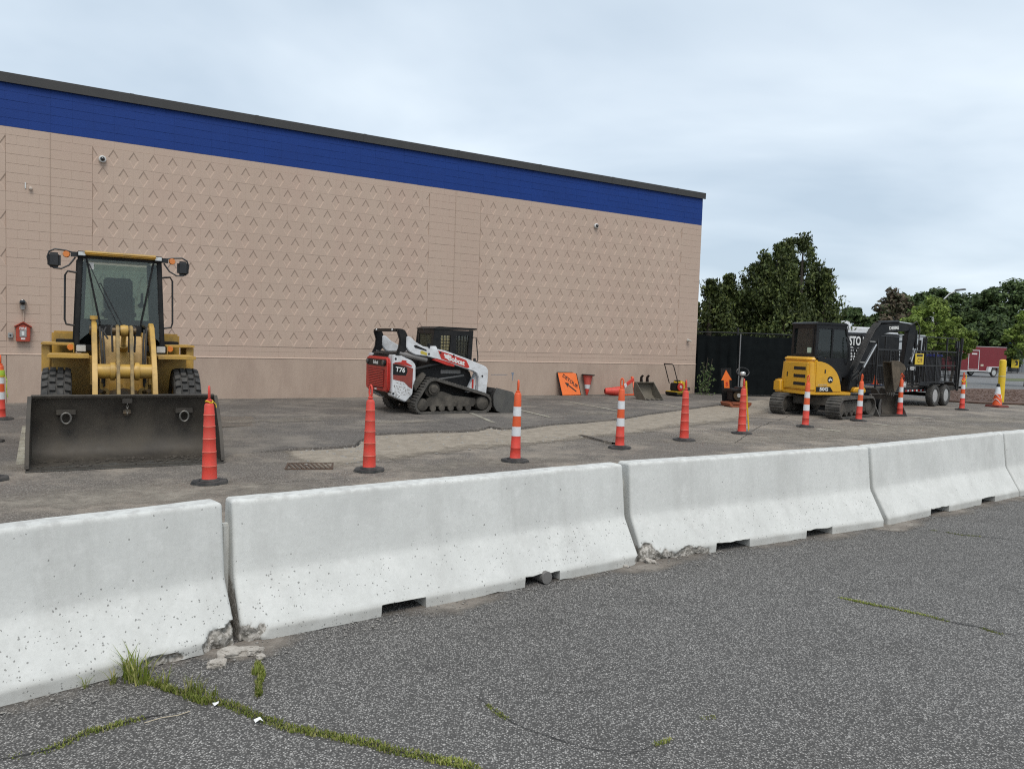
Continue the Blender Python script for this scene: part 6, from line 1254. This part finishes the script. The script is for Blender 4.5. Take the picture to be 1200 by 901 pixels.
# ================================================================== UTILITY TRAILER
TR = thing('utility_trailer', 'black tandem-axle utility trailer with mesh sides and tall rear gate posts', 'trailer', (*gnd(1095, 476.5).xy, .0), R(40))
M_rimw = mat('silver_rim', (.55,.55,.54), .35, .4, (.38,.38,.37), 10, .6)
for x in (0.0, .88):
    for y in (0, 1.75): disc_wheel(TR, (x+.05, y, .36), .36, .21, 0, .2, M_tyre, M_rimw, 34, 3, .012)
for x in (.05, .93): MB().cyl((x,.2,.36), (x,1.75,.36), .04, n=10).build('axle', M_blackp, TR)
X0, X1, YA, YB = -3.6, 2.45, .30, 1.65
mb = MB(); mb.box(X0,X1,YA,YA+.06,.48,.62); mb.box(X0,X1,YB-.06,YB,.48,.62); mb.build('frame_rail', M_blackp, TR, .01)
for i in range(8): MB().box(X0+.2+.98*i, X0+.28+.98*i, YA+.06, YB-.06, .50, .58).build('cross_beam', M_blackp, TR)
M_deck = mat('deck_boards', (.10,.085,.07), .9, col2=(.15,.13,.11), scale=5, amt=.8, bump=.3)
for i in range(7): MB().box(X0, X1, YA+.03+.185*i, YA+.03+.185*i+.178, .585+.036, .66).build('deck_board', M_deck, TR, .004)
for y in (YA-.29, YB+.0):
    MB().prism([(-.62,.66),(-.44,.78),(1.40,.78),(1.58,.66),(1.58,.69),(1.41,.81),(-.45,.81),(-.62,.69)], y, y+.28).build('fender', M_blackp, TR, .006)
for side, y in (('n', YA), ('f', YB-.04)):
    sp = bpy.data.objects.new('side_rack', None); C.objects.link(sp); sp.parent = TR
    for z in (.68, 1.30, 1.78): MB().box(X0, X1, y, y+.045, z, z+.05).build('rail', M_blackp, sp)
    for i in range(8): x = X0+.0+ (X1-X0-.05)*i/7; MB().box(x, x+.05, y+.001, y+.046, .64, 2.28 if i in (0,2,4,6) else 1.80).build('upright', M_blackp, sp)
    n_ = int((X1-X0)/.11); bm_ = MB().box(-.005,.005,.012,.03,.73,1.30).mesh('picket'); bt_ = MB().box(-.005,.005,.012,.03,1.35,1.78).mesh('picket')
    for i in range(n_):
        x = X0+.11*(i+.5)
        o = obj('picket', bm_, M_blackp, sp); o.location = (x, y, 0)
        if side == 'n' or i % 2 == 0: o = obj('picket', bt_, M_blackp, sp); o.location = (x, y, 0)
    for k in range(4): MB().box(-2.6-.0, -1.15, y+.031, y+.04, .78+.12*k, .82+.12*k).build('slat', M_blackp, sp)
    for k in range(4): MB().box(-2.6, -1.15, y+.031, y+.04, 1.40+.10*k, 1.43+.10*k).build('slat', M_blackp, sp)
    MB().cyl((X0,y+.02,2.27), (X1,y+.02,2.27), .014, n=8).build('top_wire', M_blackp, sp)
gt = bpy.data.objects.new('rear_gate', None); C.objects.link(gt); gt.parent = TR
for y, h_, lean in ((YA+.02, 2.2, .0), (YB-.05, 2.2, .0)): MB().bar((X1+.05,y,.5), (X1+.05,y,h_), .09, .09).build('gate_post', M_blackp, gt, .008); MB().bar((X1+.20,y,.45), (X1+.42,y,2.30), .07, .07).build('ramp_rail', M_blackp, gt, .006)
for k in range(6): MB().bar((X1+.22+.036*k,YA+.02,.6+.30*k), (X1+.22+.036*k,YB-.05,.6+.30*k), .03, .03).build('gate_rung', M_blackp, gt)
MB().box(X1-.15,X1+.0,YA-.01,YA+.04,1.95,2.2).build('latch_box', M_blackp, gt, .01)
mb = MB(); mb.bar((X0,YA+.1,.55), (X0-1.3,.975,.55), .08, .10); mb.bar((X0,YB-.1,.55), (X0-1.3,.975,.55), .08, .10); mb.build('tongue', M_blackp, TR)
MB().box(X0-1.45,X0-1.25,.90,1.05,.50,.62).build('coupler', M_blackp, TR, .01); MB().cyl((X0-1.0,.975,.02), (X0-1.0,.975,.75), .035, n=10).build('jack', M_grease, TR)
sg = bpy.data.objects.new('sign_plate', None); C.objects.link(sg); sg.parent = TR
MB().box(-1.0,-.36,YA-.02,YA-.008,1.36,1.72).build('plate', mat('sign_yellow', (.66,.47,.02), .5), sg, .004); MB().box(-.90,-.46,YA-.024,YA-.02,1.62,1.69).build('header_print', M_ink, sg); text('C19', .20, (-.66,YA-.023,1.49), (1,0,0), (0,0,1), mat('brown_print', (.22,.12,.02), .6), sg, bold=.003)
text('QH', .22, (-1.75,YA-.03,.72), (1,0,0), (0,0,1), M_print, TR, bold=.008); MB().box(-1.98,-1.52,YA-.028,YA-.002,.60,.84).build('name_panel', M_blackp, TR)
for k in range(12): MB().box(X0+2.05+.16*k, X0+2.15+.16*k, YA-.005, YA-.001, .50, .55).build('reflector', M_refl if k % 2 else M_redlens, TR)
text('KEEP', .14, (-1.15,YA-.01,1.23), (1,0,0), (0,0,1), M_print, TR, bold=.003)
T = thing('tool_crate', 'dark crate with a blue lid standing on the black trailer deck', 'crate', TR.location + Vector((math.cos(R(40))*1.75-math.sin(R(40))*.85, math.sin(R(40))*1.75+math.cos(R(40))*.85, .662)), R(40))
MB().box(-.3,.3,-.2,.2,.0,.95).build('crate_body', mat('dark_grey_plastic', (.05,.05,.055), .6), T, .02); MB().box(-.33,.33,-.23,.23,.955,1.05).build('lid', mat('blue_plastic', (.02,.03,.22), .45), T, .02)
T = thing('fuel_can', 'red fuel can on the trailer deck behind the mesh side', 'fuel can', TR.location + Vector((math.cos(R(40))*-.9-math.sin(R(40))*.8, math.sin(R(40))*-.9+math.cos(R(40))*.8, .662)), R(40))
MB().box(-.2,.2,-.12,.12,.0,.36).build('can_body', M_bred, T, .03, 3); MB().tube([(-.1,0,.36),(-.08,0,.43),(.08,0,.43),(.1,0,.36)], .018, 8).build('can_handle', M_bred, T)
# small blue pump and an orange cone tip behind the excavator boom
p = gnd(1024, 477); T = thing('water_pump', 'small blue engine pump standing between the excavator and the trailer', 'pump', (p.x+.3, p.y+.6, .006), R(20))
M_bl = mat('pump_blue', (.02,.07,.19), .45, col2=(.015,.05,.13), scale=6, amt=.7)
MB().box(-.35,.35,-.22,.22,.30,.68).build('pump_body', M_bl, T, .06, 3); MB().lathe([(.16,-.28),(.19,-.22),(.16,-.2)], (.05,0,.5), 'y', 18).build('pump_cover', M_bl, T)
mb = MB(); mb.tube([(-.45,-.25,.03),(.45,-.25,.03),(.45,.25,.03),(-.45,.25,.03)], .025, 8, True)
for x in (-.3,.3):
    for y in (-.2,.2): mb.cyl((x,y,.03), (x,y,.32), .022, n=8)
mb.build('skid_frame', M_blackp, T); MB().tube([(.2,-.1,.68),(.3,-.1,.8),(.5,-.2,.5),(.55,-.25,.2)], .03, 8).build('hose', M_rub, T)
T = thing('small_cone', 'small orange traffic cone standing on top of the blue pump', 'traffic cone', (p.x+.28, p.y+.6, .69), 0)
MB().lathe([(.075,.015),(.05,.14),(.03,.30),(.016,.34)], n=18).build('body', M_or, T); MB().box(-.11,.11,-.11,.11,.0,.018).build('base', M_or, T, .004)

# ================================================================== RIGHT EDGE OF THE LOT
M_mulch = mat('mulch', (.085,.045,.03), .95, col2=(.14,.085,.06), scale=14, amt=.9, bump=1.0, bscale=12, dirt=(.05,.03,.022), dirt_amt=.6, dirt_scale=6, world=True)
mu = [gnd(1094, 470), gnd(1150, 473.5), gnd(1205, 475), gnd(1260, 474), gnd(1260, 459), gnd(1200, 457.5), gnd(1140, 456.5), gnd(1108, 458)]
mb = MB(); mb.prism([(q.x, q.y) for q in mu], .0, .06, 'z'); tag(mb.build('mulch_bed', M_mulch, None, .03), kind='structure')
mb = MB()
for _ in range(1600):
    a, b = rnd.random(), rnd.random(); q = (mu[0].lerp(mu[3], a)).lerp(mu[7].lerp(mu[4], a), b); stone(mb, Vector((q.x, q.y, .07)), rnd.choice((.02, .03, .045)), .4)
tag(mb.build('mulch_chips', M_mulch, smooth=0), 'brown wood mulch chips covering the bed beyond the lot', 'mulch', kind='stuff')
far_a = gnd(1110, 457)
tag(sheet('far_road', [gnd(1090, 457.5)+Vector((-4, 2, 0)), gnd(1200, 457.3), gnd(1500, 458), Vector((200, 120, 0)), Vector((20, 130, 0))], M_far, .006), kind='structure')
tag(sheet('far_lawn', [gnd(1172, 446.5), gnd(1300, 448.5), gnd(1300, 445), gnd(1172, 443.6)], mat('lawn', (.075,.095,.035), .9, col2=(.11,.115,.05), scale=.8, amt=.8, bump=.4, world=True), .016), kind='structure')
p = gnd(1172, 473.2); M_bol = mat('bollard_yellow', (.70,.47,.015), .42, col2=(.62,.40,.015), scale=5, amt=.5, dirt=(.35,.25,.06), dirt_amt=.3, dirt_scale=5)
T = thing('safety_bollard', 'tall yellow pipe bollard at the edge of the mulch bed', 'bollard', (p.x, p.y, 0))
MB().lathe([(.115,0),(.115,1.52),(.105,1.57),(.06,1.60),(.0,1.605)], n=28).build('sleeve', M_bol, T); MB().lathe([(.12,.98),(.12,1.02)], n=28).build('band', mat('pale_yellow_band', (.62,.52,.22), .4), T); MB().lathe([(.16,.0),(.16,.05),(.12,.07)], n=24).build('footing', M_rust, T)
p = gnd(1170.5, 477); T = thing('short_cone', 'small worn cone with red tape scrawls standing before the yellow bollard', 'traffic cone', (p.x-.1, p.y-.05, .006), .4)
MB().prism([(-.26,-.26),(.26,-.26),(.26,.26),(-.26,.26)], 0, .07, 'z', [(-.24,-.24),(.24,-.24),(.24,.24),(-.24,.24)]).build('base', mat('red_brown_base', (.17,.035,.025), .7, col2=(.1,.03,.025), scale=7, amt=.8), T, .012)
MB().lathe([(.15,.07),(.12,.27),(.095,.44)], n=22).build('body', M_or, T); MB().lathe([(.096,.44),(.060,.68)], n=22).build('reflective_collar', M_refl, T); MB().lathe([(.060,.68),(.05,.74),(.038,.78),(.02,.79)], n=22).build('tip', M_blackp, T)
tp = MB(); tp.tube([(.135*math.cos(a), .135*math.sin(a), .18+.09*math.sin(2*a+1)) for a in [2*math.pi*k/16 for k in range(16)]], .012, 5, True); tp.tube([(.11*math.cos(a), .11*math.sin(a), .36+.07*math.cos(2*a)) for a in [2*math.pi*k/16 for k in range(16)]], .010, 5, True); tp.build('tape', M_refl, T)

# banner truck behind the fence: black box body with white lettering
p = at(990, 420, 28.6); T = thing('black_box_truck', 'black box body with white lettering standing beyond the excavator boom', 'truck box', (p.x-1.2, 28.6, 0), R(14)); T.scale = (.9, .9, .92)
MB().box(0,4.2,0,2.0,.55,2.62).build('box_body', M_jblk, T, .04); MB().box(.05,4.15,.05,1.95,2.625,2.70).build('roof_cap', M_wht, T, .02)
text('HISTORY', .50, (2.02,-.006,2.28), (1,0,0), (0,0,1), M_print, T, bold=.016, sx=.60); text('OF', .24, (2.2,-.006,1.92), (1,0,0), (0,0,1), M_print, T, bold=.006); text('EXCELLENCE', .46, (1.55,-.006,1.62), (1,0,0), (0,0,1), M_print, T, bold=.014, sx=.60)
mb = MB(); mb.prism([(1.62,1.90),(1.68,2.04),(1.84,2.08),(1.96,2.00),(1.94,1.88),(1.80,1.82),(1.66,1.83)], -.006, -.001); mb.prism([(1.36,1.80),(1.38,1.77),(1.68,1.86),(1.67,1.89)], -.006, -.001); mb.build('pictogram', mat('grey_pictogram', (.40,.40,.40), .6), T)
for x in (.7, 3.4): MB().lathe([(.36,.02),(.38,.1),(.38,.28),(.34,.30)], (x,0,.38), 'y', 22).build('wheel', M_tyre, T)
MB().box(.2,4.0,.3,1.7,.40,.54).build('chassis', M_blackp, T)
# white camper roof and pale box truck beyond
p = at(996, 380, 40.0); T = thing('white_camper', 'white camper roof with rooftop unit above the black truck box', 'camper', (p.x-1.6, 40.0, 0), R(8))
MB().prism([(0,.6),(3.6,.6),(3.6,2.75),(3.3,3.0),(.3,3.0),(0,2.7)], 0, 2.2).build('body', M_wht, T, .06, 3); MB().prism([(.9,3.005),(2.2,3.005),(2.0,3.3),(1.1,3.32)], .5, 1.6).build('roof_unit', M_wht, T, .05); MB().box(.5,2.6,-.012,-.001,2.2,2.6).build('window', mat('dark_pane', (.05,.06,.065), .15), T, .01)
for x in (.8, 2.8): MB().lathe([(.34,.02),(.36,.1),(.36,.26),(.32,.28)], (x,0,.36), 'y', 20).build('wheel', M_tyre, T)
MB().box(.2,3.4,.2,2.0,.4,.59).build('chassis', M_blackp, T)
p = at(1040, 420, 43.0); T = thing('pale_box_truck', 'pale grey box truck seen through the excavator boom and arm', 'truck', (p.x-2.2, 43.0, 0), R(6))
MB().box(0,4.6,0,2.2,.7,2.75).build('box_body', mat('pale_truck_grey', (.40,.42,.43), .5, col2=(.33,.35,.36), scale=2, amt=.5), T, .05); MB().lathe([(.50,-.01),(.50,-.004)], (3.1,0,1.9), 'y', 28).build('emblem_ring', mat('dark_pane', (.05,.06,.065), .15), T); MB().lathe([(.40,-.02),(.40,-.011)], (3.1,0,1.9), 'y', 28).build('emblem_disc', mat('pale_truck_grey', (.40,.42,.43), .5), T)
for x in (.9, 3.6): MB().lathe([(.38,.02),(.40,.1),(.40,.28),(.36,.30)], (x,0,.40), 'y', 20).build('wheel', M_tyre, T)
MB().box(.2,4.4,.3,1.9,.45,.69).build('chassis', M_blackp, T)
# red cargo trailer
p = gnd(1165, 442.2); T = thing('red_cargo_trailer', 'red enclosed cargo trailer with white framed side door across the road', 'trailer', (p.x, p.y, .006), R(20))
MB().prism([(-3.6,.42),(1.5,.42),(1.5,2.25),(1.35,2.35),(-3.5,2.35),(-3.6,2.25)], .2, 2.2).build('box_body', mat('trailer_red', (.17,.008,.014), .35, col2=(.14,.007,.012), scale=1.2, amt=.6), T, .03)
mb = MB(); mb.box(-2.65,-2.60,.185,.199,.55,2.1); mb.box(-1.55,-1.50,.185,.199,.55,2.1); mb.box(-2.60,-1.55,.185,.199,2.05,2.1); mb.box(-2.60,-1.55,.185,.199,.55,.60); mb.build('door_frame', M_wht, T)
MB().box(-2.3,-1.75,.19,.199,1.75,1.85).build('lettering_strip', M_print, T); MB().box(-3.55,-3.0,.19,.199,1.75,1.85).build('lettering_strip', M_print, T); MB().box(-1.3,-1.0,.19,.199,.85,1.0).build('lettering_strip', mat('grey_print', (.5,.45,.35), .6), T)
MB().prism([(-.75,.40),(-.62,.82),(.55,.82),(.68,.40),(.58,.40),(.47,.76),(-.30,.76),(-.42,.40)], .0, .198).build('fender', M_wht, T, .01); disc_wheel(T, (.0, .02, .36), .36, .22, 0, .18, M_tyre, M_rimw); disc_wheel(T, (.0, 2.02, .36), .36, .22, 0, .18, M_tyre, M_rimw); MB().cyl((0,.2,.36), (0,2.02,.36), .05).build('axle', M_blackp, T)
MB().box(-3.6,1.5,.21,2.19,2.353,2.40).build('roof_cap', mat('pale_roof', (.5,.44,.44), .5), T, .01); MB().box(1.503,1.53,.25,2.15,.5,2.2).build('rear_door', mat('trailer_red', (.32,.012,.02), .35), T); MB().box(-3.6,1.5,.19,.199,.42,.5).build('skirt', M_wht, T); MB().bar((-3.6,1.2,.45), (-4.8,1.2,.45), .1, .1).build('tongue', M_blackp, T); MB().cyl((-4.3,1.2,0), (-4.3,1.2,.5), .05).build('jack', M_blackp, T)
# far building with blue fascia and grey roller doors
p = at(1176, 405, 84.0); T = thing('far_storage_building', 'low white building with blue fascia and grey roller doors across the road', 'building', (p.x, 84.0, 0), R(12))
MB().box(-24,1.0,.3,10,0,3.1).build('wall', mat('far_white_wall', (.52,.51,.48), .8, col2=(.45,.44,.42), scale=.6, amt=.6), T); MB().box(-24.1,1.1,-.02,.29,2.95,3.35).build('fascia', M_blue, T, .01); MB().box(-24.1,1.1,.3,10,3.11,3.3).build('roof', mat('far_roof', (.3,.3,.3), .8), T)
M_roll = mat('roller_grey', (.16,.175,.19), .6, col2=(.13,.14,.155), scale=.7, amt=.5)
for k in range(4):
    x = -6.1-6.2*k; d_ = bpy.data.objects.new('roller_door', None); C.objects.link(d_); d_.parent = T
    MB().box(x, x+5.0, .24, .29, .05, 2.3).build('door_leaf', M_roll, d_)
    for j in range(7): MB().box(x, x+5.0, .22, .239, .15+.3*j, .37+.3*j).build('door_slat', M_roll, d_)
T2 = thing('far_grey_shed', 'long grey ribbed metal shed at the right beyond the red trailer', 'building', (p.x+1.6, 83.5, 0), R(12))
MB().box(0,26,0,9,0,2.75).build('wall', M_roll, T2); MB().prism([(-.3,2.75),(-.3,2.86),(4.5,3.6),(9.3,2.86),(9.3,2.75)], -.2, 26.2, 'x').build('roof', mat('far_roof_pale', (.42,.43,.44), .6), T2)
for j in range(40): MB().box(.3+.65*j, .36+.65*j, -.03, -.002, 0, 2.7).build('wall_rib', M_roll, T2)
p2 = gnd(1189, 437.5); T = thing('yellow_sign_board', 'yellow board sign on two posts in front of the grey shed', 'sign', (p2.x, p2.y, .006), R(10))
MB().box(-.42,.42,0,.04,.55,1.5).build('board', mat('sign_yellow', (.66,.47,.02), .5), T); MB().prism([(-.1,.75),(.28,.8),(.3,1.15),(.05,1.3),(-.05,1.1),(.12,1.02),(.1,.92)], -.01, -.002).build('print', M_ink, T)
for x in (-.35,.35): MB().box(x-.03,x+.03,.041,.09,0,1.5).build('post', M_post, T)
# street lamp beyond the young trees
p = at(1107, 353, 62); T = thing('street_lamp', 'grey street lamp with curved arm rising above the light green trees', 'street lamp', (p.x-.9, 62, 0), 0)
hz = p.z
MB().tube([(0,0,0),(.0,0,hz*.6),(.05,0,hz*.86),(.5,0,hz-.2),(1.2,0,hz+.55),(1.75,0,hz+.85)], [.11,.09,.075,.06,.05,.04], 10).build('pole', mat('lamp_pole', (.48,.48,.47), .5, .3), T); MB().prism([(1.65,hz+.80),(2.45,hz+.92),(2.55,hz+.98),(2.40,hz+1.06),(1.75,hz+.98)], -.16, .16).build('lamp_head', mat('lamp_head_grey', (.12,.12,.12), .5), T, .04)
# power line far behind
